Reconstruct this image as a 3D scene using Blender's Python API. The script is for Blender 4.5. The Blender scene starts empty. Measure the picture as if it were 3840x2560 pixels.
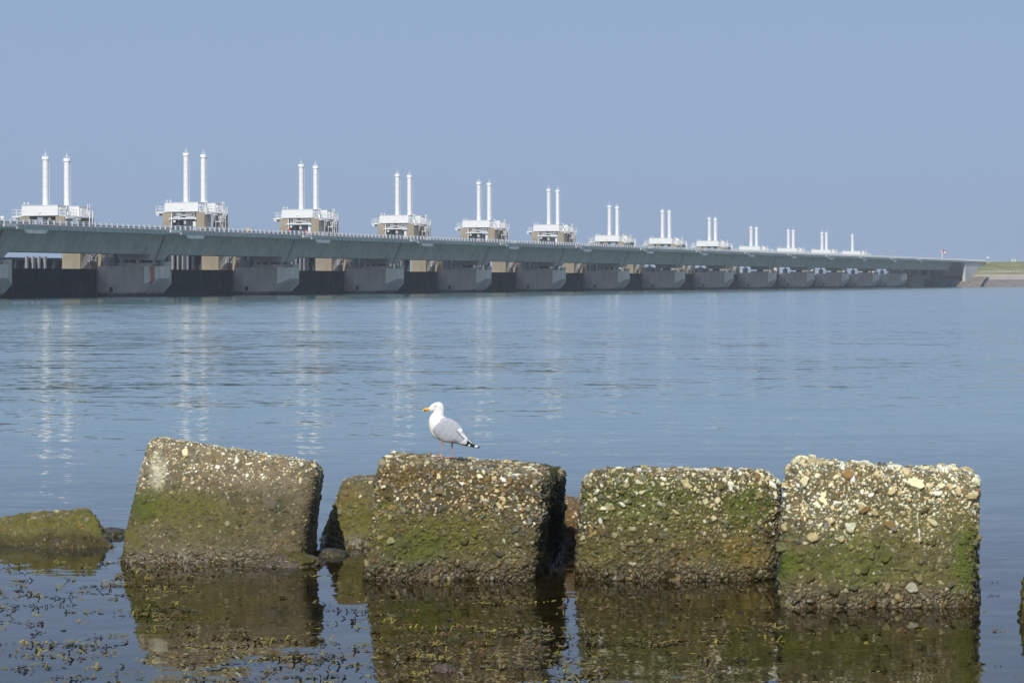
import bpy, bmesh, math, random
import numpy as np
from mathutils import Vector, Matrix

# ------------------------------------------------------------------ camera, sky, sun, exposure
S = bpy.context.scene
COL = S.collection
FPX = 8600.0            # focal length in photograph pixels (3840 wide)
HY = 1051.0             # row of the horizon in the photograph
CH = 2.66               # camera height over the water
cam_d = bpy.data.cameras.new("camera")
cam = bpy.data.objects.new("camera", cam_d)
COL.objects.link(cam)
cam.location = (0, 0, CH)
cam.rotation_euler = (math.radians(90), 0, 0)
cam_d.sensor_width = 36.0
cam_d.lens = 36.0 * FPX / 3840.0
cam_d.shift_y = (HY - 1280.0) / 3840.0
cam_d.clip_start = 0.1
cam_d.clip_end = 20000
S.camera = cam

SUN_EL = math.radians(39)
SUN_AZ = math.atan2(-0.19, -0.98)          # x, y of the direction to the sun
world = bpy.data.worlds.new("World")
S.world = world
world.use_nodes = True
wn = world.node_tree.nodes
wl = world.node_tree.links
wn.clear()
w_out = wn.new("ShaderNodeOutputWorld")
w_bg = wn.new("ShaderNodeBackground")
w_sky = wn.new("ShaderNodeTexSky")
w_sky.sky_type = 'NISHITA'
w_sky.sun_disc = False
w_sky.sun_elevation = SUN_EL
w_sky.sun_rotation = SUN_AZ
w_sky.altitude = 0
w_sky.air_density = 1.0
w_sky.dust_density = 1.6
w_sky.ozone_density = 3.0
w_mix = wn.new("ShaderNodeMix")
w_mix.data_type = 'RGBA'
w_mix.inputs[0].default_value = 0.88
w_mix.inputs[7].default_value = (2.92, 4.02, 6.12, 1)     # the even blue of a hazy day
wl.new(w_sky.outputs[0], w_mix.inputs[6])
wl.new(w_mix.outputs[2], w_bg.inputs[0])
w_bg.inputs[1].default_value = 0.1
wl.new(w_bg.outputs[0], w_out.inputs[0])

sun_d = bpy.data.lights.new("sun", 'SUN')
sun_d.energy = 3.9
sun_d.angle = math.radians(0.53)
sun_d.color = (1.0, 0.95, 0.86)
sun = bpy.data.objects.new("sun", sun_d)
COL.objects.link(sun)
sdir = Vector((math.sin(SUN_AZ) * math.cos(SUN_EL), math.cos(SUN_AZ) * math.cos(SUN_EL), math.sin(SUN_EL)))
sun.rotation_euler = sdir.to_track_quat('Z', 'Y').to_euler()
sun.location = (-30, -40, 40)

S.view_settings.view_transform = 'Standard'
S.view_settings.look = 'None'
S.view_settings.exposure = 0.0
S.view_settings.gamma = 1.0
S.render.engine = 'CYCLES'
S.cycles.use_denoising = True
S.cycles.max_bounces = 6
S.cycles.volume_bounces = 0
S.cycles.sample_clamp_indirect = 6

random.seed(7)
R = math.radians

# ------------------------------------------------------------------ helpers
def at(px, py, Y):
    """point at depth Y seen at photograph pixel px, py"""
    return Vector(((px - 1920) * Y / FPX, Y, CH - (py - HY) * Y / FPX))


def on_water(px, py):
    return at(px, py, CH * FPX / (py - HY))


def prop(o, label=None, cat=None, group=None, kind=None):
    if label: o["label"] = label
    if cat: o["category"] = cat
    if group: o["group"] = group
    if kind: o["kind"] = kind
    return o


def empty(name, loc=(0, 0, 0), rz=0.0):
    o = bpy.data.objects.new(name, None)
    COL.objects.link(o)
    o.location = loc
    o.rotation_euler = (0, 0, rz)
    o.empty_display_size = 0.3
    return o


def copy_tree(o, parent=None):
    c = o.copy()
    COL.objects.link(c)
    c.parent = parent
    for ch in o.children:
        copy_tree(ch, c)
    return c


class MB:
    def __init__(s):
        s.v, s.f = [], []

    def add(s, vs, fs):
        b = len(s.v)
        s.v.extend([tuple(v) for v in vs])
        s.f.extend([tuple(i + b for i in f) for f in fs])
        return s

    def box(s, x0, x1, y0, y1, z0, z1):
        return s.add([(x0, y0, z0), (x1, y0, z0), (x1, y1, z0), (x0, y1, z0), (x0, y0, z1), (x1, y0, z1), (x1, y1, z1), (x0, y1, z1)],
                     [(0, 3, 2, 1), (4, 5, 6, 7), (0, 1, 5, 4), (1, 2, 6, 5), (2, 3, 7, 6), (3, 0, 4, 7)])

    def hexa(s, p):
        """eight corners: four below, four above, both counter-clockwise"""
        return s.add(p, [(0, 3, 2, 1), (4, 5, 6, 7), (0, 1, 5, 4), (1, 2, 6, 5), (2, 3, 7, 6), (3, 0, 4, 7)])

    def prism(s, poly, z0, z1):
        n = len(poly)
        vs = [(x, y, z0) for x, y in poly] + [(x, y, z1) for x, y in poly]
        return s.add(vs, [tuple(reversed(range(n))), tuple(range(n, 2 * n))] + [(i, (i + 1) % n, n + (i + 1) % n, n + i) for i in range(n)])

    def extrude_u(s, prof, u0, u1):
        """profile of (v, z) points pulled along u"""
        n = len(prof)
        vs = [(u0, a, b) for a, b in prof] + [(u1, a, b) for a, b in prof]
        return s.add(vs, [tuple(reversed(range(n))), tuple(range(n, 2 * n))] + [(i, (i + 1) % n, n + (i + 1) % n, n + i) for i in range(n)])

    def extrude_v(s, prof, v0, v1):
        """profile of (u, z) points pulled along v"""
        n = len(prof)
        vs = [(a, v0, b) for a, b in prof] + [(a, v1, b) for a, b in prof]
        return s.add(vs, [tuple(range(n)), tuple(reversed(range(n, 2 * n)))] + [(i, n + i, n + (i + 1) % n, (i + 1) % n) for i in range(n)])

    def bar(s, p, q, w, h=None):
        p, q = Vector(p), Vector(q)
        h = h or w
        d = (q - p).normalized()
        up = Vector((0, 0, 1)) if abs(d.z) < 0.9 else Vector((1, 0, 0))
        a = d.cross(up).normalized() * (w / 2)
        b = a.cross(d).normalized() * (h / 2)
        vs = [p - a - b, p + a - b, p + a + b, p - a + b, q - a - b, q + a - b, q + a + b, q - a + b]
        return s.add(vs, [(0, 1, 2, 3), (7, 6, 5, 4), (0, 4, 5, 1), (1, 5, 6, 2), (2, 6, 7, 3), (3, 7, 4, 0)])

    def tube(s, pts, rad, n=10, caps=True):
        pts = [Vector(p) for p in pts]
        b = len(s.v)
        for i, p in enumerate(pts):
            d = (pts[min(i + 1, len(pts) - 1)] - pts[max(i - 1, 0)]).normalized()
            up = Vector((0, 0, 1)) if abs(d.z) < 0.9 else Vector((1, 0, 0))
            a = d.cross(up).normalized()
            c = d.cross(a).normalized()
            r = rad[i] if isinstance(rad, (list, tuple)) else rad
            for k in range(n):
                t = 2 * math.pi * k / n
                s.v.append(tuple(p + a * (r * math.cos(t)) + c * (r * math.sin(t))))
        for i in range(len(pts) - 1):
            for k in range(n):
                s.f.append((b + i * n + k, b + i * n + (k + 1) % n, b + (i + 1) * n + (k + 1) % n, b + (i + 1) * n + k))
        if caps:
            s.f.append(tuple(b + k for k in reversed(range(n))))
            s.f.append(tuple(b + (len(pts) - 1) * n + k for k in range(n)))
        return s

    def lathe(s, c, prof, n=16):
        """profile of (r, z) round the vertical through c"""
        b = len(s.v)
        for r, z in prof:
            for k in range(n):
                t = 2 * math.pi * k / n
                s.v.append((c[0] + r * math.cos(t), c[1] + r * math.sin(t), c[2] + z))
        for i in range(len(prof) - 1):
            for k in range(n):
                s.f.append((b + i * n + k, b + i * n + (k + 1) % n, b + (i + 1) * n + (k + 1) % n, b + (i + 1) * n + k))
        s.f.append(tuple(b + k for k in reversed(range(n))))
        s.f.append(tuple(b + (len(prof) - 1) * n + k for k in range(n)))
        return s

    def build(s, name, mat, parent=None, smooth=False):
        me = bpy.data.meshes.new(name)
        me.from_pydata(s.v, [], s.f)
        me.materials.append(mat)
        bm = bmesh.new()
        bm.from_mesh(me)
        bmesh.ops.recalc_face_normals(bm, faces=bm.faces)
        bm.to_mesh(me)
        bm.free()
        if smooth:
            me.polygons.foreach_set("use_smooth", [True] * len(me.polygons))
            me.set_sharp_from_angle(angle=R(40))
        o = bpy.data.objects.new(name, me)
        COL.objects.link(o)
        if parent: o.parent = parent
        return o


# ------------------------------------------------------------------ materials
def new_mat(name):
    m = bpy.data.materials.new(name)
    m.use_nodes = True
    nt = m.node_tree
    nt.nodes.clear()
    out = nt.nodes.new("ShaderNodeOutputMaterial")
    bs = nt.nodes.new("ShaderNodeBsdfPrincipled")
    nt.links.new(bs.outputs[0], out.inputs[0])
    return m, nt, bs


def N(nt, t, **kw):
    n = nt.nodes.new(t)
    for k, v in kw.items():
        setattr(n, k, v)
    return n


def noise(nt, vec, scale, detail=3, rough=0.55, stretch=None):
    if stretch:
        mp = N(nt, "ShaderNodeMapping")
        mp.inputs["Scale"].default_value = stretch
        nt.links.new(vec, mp.inputs[0])
        vec = mp.outputs[0]
    n = N(nt, "ShaderNodeTexNoise")
    n.inputs["Scale"].default_value = scale
    n.inputs["Detail"].default_value = detail
    n.inputs["Roughness"].default_value = rough
    nt.links.new(vec, n.inputs["Vector"])
    return n


def ramp(nt, fac, stops):
    r = N(nt, "ShaderNodeValToRGB")
    while len(r.color_ramp.elements) < len(stops):
        r.color_ramp.elements.new(0.5)
    for e, (p, c) in zip(r.color_ramp.elements, stops):
        e.position = p
        e.color = (c[0], c[1], c[2], 1) if not isinstance(c, (int, float)) else (c, c, c, 1)
    nt.links.new(fac, r.inputs[0])
    return r.outputs[0]


def mixc(nt, fac, a, b, blend='MIX'):
    m = N(nt, "ShaderNodeMix", data_type='RGBA', blend_type=blend)
    for sock, val in ((m.inputs[0], fac), (m.inputs[6], a), (m.inputs[7], b)):
        if hasattr(val, "is_linked"):
            nt.links.new(val, sock)
        elif isinstance(val, (int, float)):
            sock.default_value = val
        else:
            sock.default_value = (val[0], val[1], val[2], 1)
    return m.outputs[2]


def math_n(nt, op, a, b=None, clamp=False):
    m = N(nt, "ShaderNodeMath", operation=op, use_clamp=clamp)
    for sock, val in ((m.inputs[0], a), (m.inputs[1], b)):
        if val is None: continue
        if hasattr(val, "is_linked"): nt.links.new(val, sock)
        else: sock.default_value = val
    return m.outputs[0]


def concrete(name, c, var=0.35, streak=0.5, rust=False, tide=False, stain=(0.05, 0.055, 0.045), pale_k=0.35, pale_c=1.5):
    m, nt, bs = new_mat(name)
    tc = N(nt, "ShaderNodeTexCoord")
    ob = tc.outputs["Object"]
    big = noise(nt, ob, 0.35, 4)
    lo = tuple(x * (1 - var) for x in c)
    hi = tuple(min(1, x * (1 + var)) for x in c)
    col = ramp(nt, big.outputs[0], [(0.3, lo), (0.7, hi)])
    st = noise(nt, ob, 1.0, 4, 0.6, (1.1, 1.1, 0.10))
    sm = ramp(nt, st.outputs[0], [(0.50, 0.0), (0.72, 1.0)])
    col = mixc(nt, math_n(nt, 'MULTIPLY', sm, streak), col, stain)
    pale = noise(nt, ob, 0.9, 3, 0.6, (1.0, 1.0, 0.18))
    pm = ramp(nt, pale.outputs[0], [(0.58, 0.0), (0.75, 1.0)])
    col = mixc(nt, math_n(nt, 'MULTIPLY', pm, pale_k), col, tuple(min(1, x * pale_c) for x in c))
    fine = noise(nt, ob, 9.0, 4, 0.7)
    col = mixc(nt, 0.25, col, ramp(nt, fine.outputs[0], [(0.3, (0.3, 0.3, 0.3)), (0.7, (0.75, 0.75, 0.75))]), 'OVERLAY')
    if tide or rust:
        sx = N(nt, "ShaderNodeSeparateXYZ")
        nt.links.new(ob, sx.inputs[0])
    if tide:
        wob = math_n(nt, 'MULTIPLY', noise(nt, ob, 0.8, 3).outputs[0], 0.9)
        zz = math_n(nt, 'SUBTRACT', sx.outputs[2], wob)
        tm = ramp(nt, zz, [(0.0, 1.0), (0.30, 0.0)])
        col = mixc(nt, math_n(nt, 'MULTIPLY', tm, 0.85), col, (0.035, 0.035, 0.025))
    if rust:
        nu = noise(nt, ob, 0.9, 4, 0.6, (1, 1, 0.35))
        uu = math_n(nt, 'ADD', sx.outputs[0], math_n(nt, 'MULTIPLY', math_n(nt, 'SUBTRACT', nu.outputs[0], 0.5), 1.2))
        # a band of rust running down the chamfered nose
        band = math_n(nt, 'SUBTRACT', 1.0, math_n(nt, 'MULTIPLY', math_n(nt, 'ABSOLUTE', math_n(nt, 'ADD', uu, 2.3)), 1.35), True)
        band = math_n(nt, 'MULTIPLY', band, 2.2, True)
        fr = math_n(nt, 'LESS_THAN', sx.outputs[1], 7.25)
        top = math_n(nt, 'LESS_THAN', sx.outputs[2], 5.2)
        msk = math_n(nt, 'MULTIPLY', math_n(nt, 'MULTIPLY', band, fr), top)
        col = mixc(nt, math_n(nt, 'MULTIPLY', msk, 0.85), col, (0.46, 0.12, 0.05))
    nt.links.new(col, bs.inputs["Base Color"])
    bs.inputs["Roughness"].default_value = 0.9
    bs.inputs["Specular IOR Level"].default_value = 0.2
    return m


def paint(name, c, rough=0.45, dirt=0.12, metal=0.0):
    m, nt, bs = new_mat(name)
    tc = N(nt, "ShaderNodeTexCoord")
    a = noise(nt, tc.outputs["Object"], 0.8, 4, 0.6, (1, 1, 0.3))
    d = ramp(nt, a.outputs[0], [(0.45, 0.0), (0.8, 1.0)])
    col = mixc(nt, math_n(nt, 'MULTIPLY', d, dirt), c, tuple(x * 0.5 for x in c))
    nt.links.new(col, bs.inputs["Base Color"])
    bs.inputs["Roughness"].default_value = rough
    bs.inputs["Metallic"].default_value = metal
    return m


M = {}
M["girder"] = concrete("girder_concrete", (0.60, 0.53, 0.475), 0.14, 0.25)
M["panel"] = concrete("panel_concrete", (0.52, 0.53, 0.50), 0.12, 0.3)
M["edge"] = concrete("edge_concrete", (0.27, 0.275, 0.28), 0.15, 0.3)
M["pier"] = concrete("pier_concrete", (0.80, 0.69, 0.60), 0.18, 0.28, tide=True)
M["pier_rust"] = concrete("rusty_pier_concrete", (0.80, 0.69, 0.60), 0.18, 0.28, rust=True, tide=True)
M["beam"] = concrete("shaded_beam_concrete", (0.034, 0.035, 0.034), 0.45, 0.35, tide=True, pale_k=0.8, pale_c=4.5)  # near-black base holds the shade under the deck; the pale streaks are stains
M["tan"] = concrete("tower_concrete", (0.32, 0.275, 0.205), 0.15, 0.35, stain=(0.16, 0.13, 0.09))
M["white"] = paint("white_paint", (0.80, 0.80, 0.79), 0.4, 0.10)
def cylinder_paint():
    """white paint with a thin grey weld seam every metre and a half, and faint rust under some of them"""
    m = paint("cylinder_paint", (0.80, 0.80, 0.79), 0.4, 0.12)
    nt = m.node_tree
    bs = [n for n in nt.nodes if n.type == 'BSDF_PRINCIPLED'][0]
    src = bs.inputs["Base Color"].links[0].from_socket
    tc = N(nt, "ShaderNodeTexCoord")
    sp = N(nt, "ShaderNodeSeparateXYZ")
    nt.links.new(tc.outputs["Object"], sp.inputs[0])
    fr = math_n(nt, 'FRACT', math_n(nt, 'DIVIDE', sp.outputs[2], 1.5))
    seam = math_n(nt, 'LESS_THAN', fr, 0.045)
    col = mixc(nt, math_n(nt, 'MULTIPLY', seam, 0.6), src, (0.42, 0.42, 0.42))
    nt.links.new(col, bs.inputs["Base Color"])
    return m


M["cylinder"] = cylinder_paint()
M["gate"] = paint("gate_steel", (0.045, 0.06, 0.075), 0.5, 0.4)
M["steel"] = paint("galvanised_steel", (0.42, 0.43, 0.43), 0.5, 0.3)
M["dark"] = paint("dark_equipment", (0.05, 0.055, 0.065), 0.5, 0.2)
M["yellow"] = paint("yellow_panel", (0.75, 0.55, 0.02), 0.5, 0.1)
M["red"] = paint("red_fabric", (0.55, 0.03, 0.04), 0.8, 0.1)
M["guard"] = paint("guard_rail_steel", (0.12, 0.13, 0.15), 0.5, 0.2)

# ------------------------------------------------------------------ water
def make_water():
    m, nt, bs = new_mat("sea_water")
    geo = N(nt, "ShaderNodeNewGeometry")
    pos = geo.outputs["Position"]
    sep = N(nt, "ShaderNodeSeparateXYZ")
    nt.links.new(pos, sep.inputs[0])
    # depth below the surface: shallow brown bed near the shore, blue green further out
    far = N(nt, "ShaderNodeMapRange")
    far.inputs[1].default_value = 24.0
    far.inputs[2].default_value = 44.0
    nt.links.new(math_n(nt, 'ADD', sep.outputs[1], math_n(nt, 'MULTIPLY', noise(nt, pos, 0.5, 3).outputs[0], 5.0)), far.inputs[0])
    bed = noise(nt, pos, 1.6, 4, 0.6, (0.7, 1.0, 1.0))
    bedc = ramp(nt, bed.outputs[0], [(0.35, (0.005, 0.004, 0.001)), (0.65, (0.030, 0.021, 0.004))])
    deep = noise(nt, pos, 0.02, 3, 0.5, (0.5, 1.6, 1.0))
    deepc = ramp(nt, deep.outputs[0], [(0.35, (0.072, 0.158, 0.168)), (0.65, (0.092, 0.190, 0.190))])
    col = mixc(nt, far.outputs[0], bedc, deepc)
    nt.links.new(col, bs.inputs["Base Color"])
    bs.inputs["IOR"].default_value = 1.333
    bs.inputs["Roughness"].default_value = 0.03
    # slopes of the ripples: swell, wavelets and capillary ripples, stronger in wind streaks and away from the sheltered shore
    amp = N(nt, "ShaderNodeMapRange")
    amp.inputs[1].default_value = 15.0
    amp.inputs[2].default_value = 70.0
    amp.inputs[3].default_value = 0.40
    amp.inputs[4].default_value = 1.0
    nt.links.new(sep.outputs[1], amp.inputs[0])
    streak = noise(nt, pos, 0.030, 4, 0.6, (0.35, 2.2, 1.0))
    stv = N(nt, "ShaderNodeMapRange")
    stv.inputs[1].default_value = 0.35
    stv.inputs[2].default_value = 0.68
    stv.inputs[3].default_value = 0.55
    stv.inputs[4].default_value = 1.25
    nt.links.new(streak.outputs[0], stv.inputs[0])
    # a ruffled belt in front of the barrier
    A = math_n(nt, 'MULTIPLY', amp.outputs[0], stv.outputs[0])

    def slope(scale, stretch, kx, ky, detail=2):
        n = noise(nt, pos, scale, detail, 0.5, stretch)
        v = N(nt, "ShaderNodeVectorMath", operation='SUBTRACT')
        nt.links.new(n.outputs["Color"], v.inputs[0])
        v.inputs[1].default_value = (0.5, 0.5, 0.5)
        k = N(nt, "ShaderNodeVectorMath", operation='MULTIPLY')
        nt.links.new(v.outputs[0], k.inputs[0])
        k.inputs[1].default_value = (kx, ky, 0)
        return k.outputs[0]

    parts = [slope(0.30, (0.12, 1.0, 1.0), 0.008, 0.026, 3), slope(1.3, (0.30, 1.0, 1.0), 0.13, 0.125, 2), slope(6.0, (0.5, 1.0, 1.0), 0.22, 0.15, 2)]
    tot = parts[0]
    for p in parts[1:]:
        a = N(nt, "ShaderNodeVectorMath", operation='ADD')
        nt.links.new(tot, a.inputs[0])
        nt.links.new(p, a.inputs[1])
        tot = a.outputs[0]
    sc = N(nt, "ShaderNodeVectorMath", operation='SCALE')
    nt.links.new(tot, sc.inputs[0])
    nt.links.new(A, sc.inputs["Scale"])
    up = N(nt, "ShaderNodeVectorMath", operation='ADD')
    nt.links.new(sc.outputs[0], up.inputs[0])
    # further out one sees the near flanks of the waves: they lean towards the shore
    lean = N(nt, "ShaderNodeMapRange")
    lean.inputs[1].default_value = 32.0
    lean.inputs[2].default_value = 165.0
    lean.inputs[3].default_value = 0.0
    lean.inputs[4].default_value = -0.030
    nt.links.new(sep.outputs[1], lean.inputs[0])
    cmb = N(nt, "ShaderNodeCombineXYZ")
    cmb.inputs[2].default_value = 1.0
    nt.links.new(lean.outputs[0], cmb.inputs[1])
    nt.links.new(cmb.outputs[0], up.inputs[1])
    nn = N(nt, "ShaderNodeVectorMath", operation='NORMALIZE')
    nt.links.new(up.outputs[0], nn.inputs[0])
    nt.links.new(nn.outputs[0], bs.inputs["Normal"])
    mb = MB().add([(-3000, -30, 0), (3000, -30, 0), (3000, 6000, 0), (-3000, 6000, 0)], [(0, 1, 2, 3)])
    o = mb.build("water", m)
    prop(o, "calm blue grey sea water with fine ripples and reflections", "water", kind="structure")


make_water()

# ------------------------------------------------------------------ the barrier's own frame: u along it, v across it (away from us), z up
TH = math.atan(3569.0 / FPX)                     # angle between the view axis and the barrier
DQ, PITCH, T0 = 189.8, 45.0, 278.7
d_ax = Vector((math.sin(TH), math.cos(TH), 0))
n_ax = Vector((-math.cos(TH), math.sin(TH), 0))
RZ = math.atan2(d_ax.y, d_ax.x)


def joint(n, u=0.0, v=0.0, z=0.0):
    return n_ax * (DQ + v) + d_ax * (T0 + PITCH * n + u) + Vector((0, 0, z))


ORD = ["first", "second", "third", "fourth", "fifth", "sixth", "seventh", "eighth", "ninth", "tenth", "eleventh", "twelfth", "thirteenth", "fourteenth", "fifteenth"]

# ---- piers
def make_pier():
    root = empty("bridge_pier")
    poly = [(-4.0, 7.3), (-0.9, 6.3), (2.0, 6.3), (4.5, 7.3), (4.5, 14.5), (3.8, 16.6), (-3.0, 16.6), (-4.0, 14.5)]
    bm = bmesh.new()
    lo = [bm.verts.new((x, y, -1.5)) for x, y in poly]
    hi = [bm.verts.new((x, y, 5.0)) for x, y in poly]
    bm.faces.new(list(reversed(lo)))
    bm.faces.new(hi)
    for i in range(len(poly)):
        j = (i + 1) % len(poly)
        bm.faces.new((lo[i], lo[j], hi[j], hi[i]))
    r = bmesh.ops.bisect_plane(bm, geom=bm.verts[:] + bm.edges[:] + bm.faces[:], plane_co=(0, 6.3, 3.0), plane_no=(0, -1.0, -1.05), clear_outer=True)
    es = [e for e in r["geom_cut"] if isinstance(e, bmesh.types.BMEdge)]
    bmesh.ops.edgeloop_fill(bm, edges=es)
    bmesh.ops.recalc_face_normals(bm, faces=bm.faces)
    me = bpy.data.meshes.new("pier_body")
    bm.to_mesh(me)
    bm.free()
    me.materials.append(M["pier"])
    o = bpy.data.objects.new("pier_body", me)
    COL.objects.link(o)
    o.parent = root
    # rear wall of the pier that carries on under the towers
    MB().box(-2.4, 2.9, 16.6, 34.0, -1.5, 4.4).build("rear_wall", M["pier"], root)
    # spreading foot on the far flank
    MB().hexa([(4.3, 12.5, -1.5), (9.2, 14.5, -1.5), (8.6, 16.8, -1.5), (3.9, 16.8, -1.5), (4.3, 12.5, 3.6), (5.6, 14.5, 3.9), (5.4, 16.8, 3.9), (4.6, 16.8, 3.6)]).build("footing", M["pier"], root)
    MB().box(-2.6, 3.2, 9.0, 13.2, 5.0, 5.45).build("bearing_plinth", M["pier"], root)
    MB().box(2.2, 4.4, 7.2, 8.0, 5.0, 5.7).build("corner_block", M["pier"], root)
    for u in (-1.6, 1.8):
        MB().lathe((u, 11.0, 5.45), [(0.55, 0), (0.55, 0.56)], 12).build("bearing", M["dark"], root)
    # hatch in the lit flank
    MB().box(-4.03, -3.9, 13.2, 13.9, 0.75, 1.55).build("hatch", M["dark"], root)
    rl = MB()
    def rail_run(pts, h=0.95):
        for (a, b_) in zip(pts[:-1], pts[1:]):
            A_, B_ = Vector(a), Vector(b_)
            L = (B_ - A_).length
            k = max(1, round(L / 1.3))
            for i in range(k + 1):
                p = A_.lerp(B_, i / k)
                rl.bar(p, p + Vector((0, 0, h)), 0.06)
            for hh in (h, h * 0.5):
                rl.bar(A_ + Vector((0, 0, hh)), B_ + Vector((0, 0, hh)), 0.05)
    rail_run([(-3.9, 14.3, 5.0), (-3.9, 9.6, 5.0)])
    rail_run([(-3.8, 8.2, 5.0), (-3.4, 7.3, 5.0), (-0.8, 6.5, 5.0), (2.1, 6.5, 5.0)])
    rl.build("railing", M["steel"], root)
    c = MB()
    c.box(-3.9, -3.6, 14.35, 14.75, 5.0, 6.9).box(-3.0, -1.6, 14.4, 15.6, 5.0, 6.4)
    c.build("control_cabinet", M["steel"], root)
    return root


pier0 = make_pier()
piers = []
for n in range(0, 14):
    o = pier0 if n == 0 else copy_tree(pier0)
    o.location = joint(n)
    o.rotation_euler.z = RZ
    if n == 0:
        lab = "grey concrete bridge pier cut off by the left edge of the photo"
    elif n == 1:
        lab = "grey concrete bridge pier with a rust red streak down its nose"
    elif n == 13:
        lab = "farthest grey concrete bridge pier, next to the boulders by the abutment"
    else:
        lab = f"grey concrete bridge pier, {ORD[n - 2]} to the right of the rust streaked one"
    prop(o, lab, "bridge pier", "concrete piers standing in the water")
    if n == 1:
        for ch in o.children:
            if ch.name.startswith("pier_body"):
                ch.material_slots[0].link = 'OBJECT'
                ch.material_slots[0].material = M["pier_rust"]
                ch["label"] = "pier body with rust red streak"

# ---- bridge spans
def girder_mesh(L):
    g = MB()
    e = 0.35
    g.extrude_u([(5.8, 9.95), (7.2, 6.9), (13.6, 6.9), (15.0, 9.95)], e, L - e)
    return g


def make_span(L=45.0, haunch=True):
    root = empty("bridge_span")
    g = girder_mesh(L)
    if haunch:
        for a, b, ta, tb in ((0.35, 2.8, 0.35, 3.6), (L - 2.2, L - 0.35, L - 2.2, L - 0.35)):
            g.hexa([(a, 7.62, 6.0), (b, 7.62, 6.0), (b, 13.2, 6.0), (a, 13.2, 6.0), (ta, 7.205, 6.9), (tb, 7.205, 6.9), (tb, 13.595, 6.9), (ta, 13.595, 6.9)])
    g.build("box_girder", M["girder"], root)
    MB().box(0.03, L - 0.03, 0.34, 16.2, 9.95, 10.3).build("deck_slab", M["girder"], root)
    MB().box(0.03, L - 0.03, -0.10, 0.34, 10.42, 10.68).box(0.03, L - 0.03, 16.2, 16.5, 10.0, 10.68).build("edge_beam", M["edge"], root)
    # the row of light precast panels under the edge beam, each with its raking rib
    p = MB()
    k = int(round(L / 1.552))
    st = L / k
    for i in range(k):
        a, b = i * st + 0.02, (i + 1) * st - 0.02
        p.hexa([(a, 0.12, 9.98), (b, 0.12, 9.98), (b, 0.33, 9.98), (a, 0.33, 9.98), (a, 0.0, 10.40), (b, 0.0, 10.40), (b, 0.33, 10.40), (a, 0.33, 10.40)])
        p.hexa([(a, 0.11, 9.99), (a + 0.14, 0.11, 9.99), (a + 0.14, 0.13, 9.99), (a, 0.13, 9.99), (a - 0.02, -0.16, 10.41), (a + 0.22, -0.16, 10.41), (a + 0.22, 0.05, 10.41), (a - 0.02, 0.05, 10.41)])
    p.build("edge_panel", M["panel"], root)
    if haunch:
        for a0, a1, b0, b1 in ((0.14, 3.04, 0.14, 2.4), (L - 3.04, L - 0.14, L - 2.35, L - 0.14)):
            j = MB().hexa([(b0, 0.05, 9.42), (b1, 0.05, 9.42), (b1, 0.5, 9.42), (b0, 0.5, 9.42), (a0, 0.02, 9.975), (a1, 0.02, 9.975), (a1, 0.5, 9.945), (a0, 0.5, 9.945)])
            j.build("joint_bracket", M["panel"], root)
        MB().box(L - 8.4, L - 5.3, -0.42, -0.12, 10.22, 10.60).build("service_box", M["panel"], root)
        MB().box(L - 5.5, L - 5.2, -0.5, -0.2, 9.98, 10.2).build("lamp", M["white"], root)
    r = MB()
    z0 = 10.68
    n = k
    for i in range(n + 1):
        u = min(max(i * st, 0.10), L - 0.10)
        r.box(u - 0.075, u + 0.075, 0.0, 0.24, z0, 11.40)
    for u in (0.45, 0.8, L - 0.45, L - 0.8):
        r.box(u - 0.04, u + 0.04, 0.03, 0.11, z0, 11.33)
    r.box(0.03, L - 0.03, 0.03, 0.13, 11.31, 11.395).box(0.03, L - 0.03, 0.04, 0.12, 11.04, 11.12).box(0.03, L - 0.03, 0.04, 0.10, 10.72, 10.76)
    r.build("railing", M["white"], root)
    gr = MB().box(0.03, L - 0.03, 3.0, 3.1, 10.88, 11.08).box(0.03, L - 0.03, 14.0, 14.1, 10.88, 11.08)
    for i in range(0, n, 2):
        gr.box(i * st + 0.5, i * st + 0.62, 3.1, 3.2, 10.3, 11.05)
    gr.build("guard_rail", M["guard"], root)
    MB().box(0.03, L - 0.03, 2.6, 2.9, 10.3, 10.80).build("kerb_wall", M["panel"], root)
    return root


span0 = make_span()
for n in range(-1, 13):
    o = span0 if n == -1 else copy_tree(span0)
    o.location = joint(n)
    o.rotation_euler.z = RZ
    if n == -1:
        lab = "concrete bridge span running off the left edge of the photo"
    elif n == 0:
        lab = "leftmost complete concrete bridge span, under the white lift tower farthest left"
    elif n == 12:
        lab = "grey concrete bridge span, last full one before the approach span ashore"
    else:
        lab = f"grey concrete bridge span, {ORD[n]} complete one from the left"
    prop(o, lab, "bridge span", "concrete bridge spans between the piers")

approach = make_span(82.4, False)
approach.location = joint(13)
approach.rotation_euler.z = RZ
prop(approach, "long last concrete bridge span that reaches the abutment on shore", "bridge span", "concrete bridge spans between the piers")

# ---- shaded concrete beams that close the openings at water level
def make_beam():
    root = empty("sluice_beam")
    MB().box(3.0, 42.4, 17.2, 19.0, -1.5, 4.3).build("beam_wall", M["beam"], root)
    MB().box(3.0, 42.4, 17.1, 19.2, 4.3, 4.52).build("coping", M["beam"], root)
    return root


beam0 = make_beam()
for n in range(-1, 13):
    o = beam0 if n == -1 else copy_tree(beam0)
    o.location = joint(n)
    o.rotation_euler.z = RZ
    if n == -1: lab = "shaded concrete beam with pale stains at the left edge, left of all whole piers"
    elif n == 0: lab = "shaded concrete beam with pale stains just left of the rust streaked pier"
    else: lab = f"shaded concrete beam with pale stains, {ORD[n - 1]} one to the right of the rust streaked pier"
    prop(o, lab, "sluice beam", "dark concrete beams between the piers")

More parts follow.
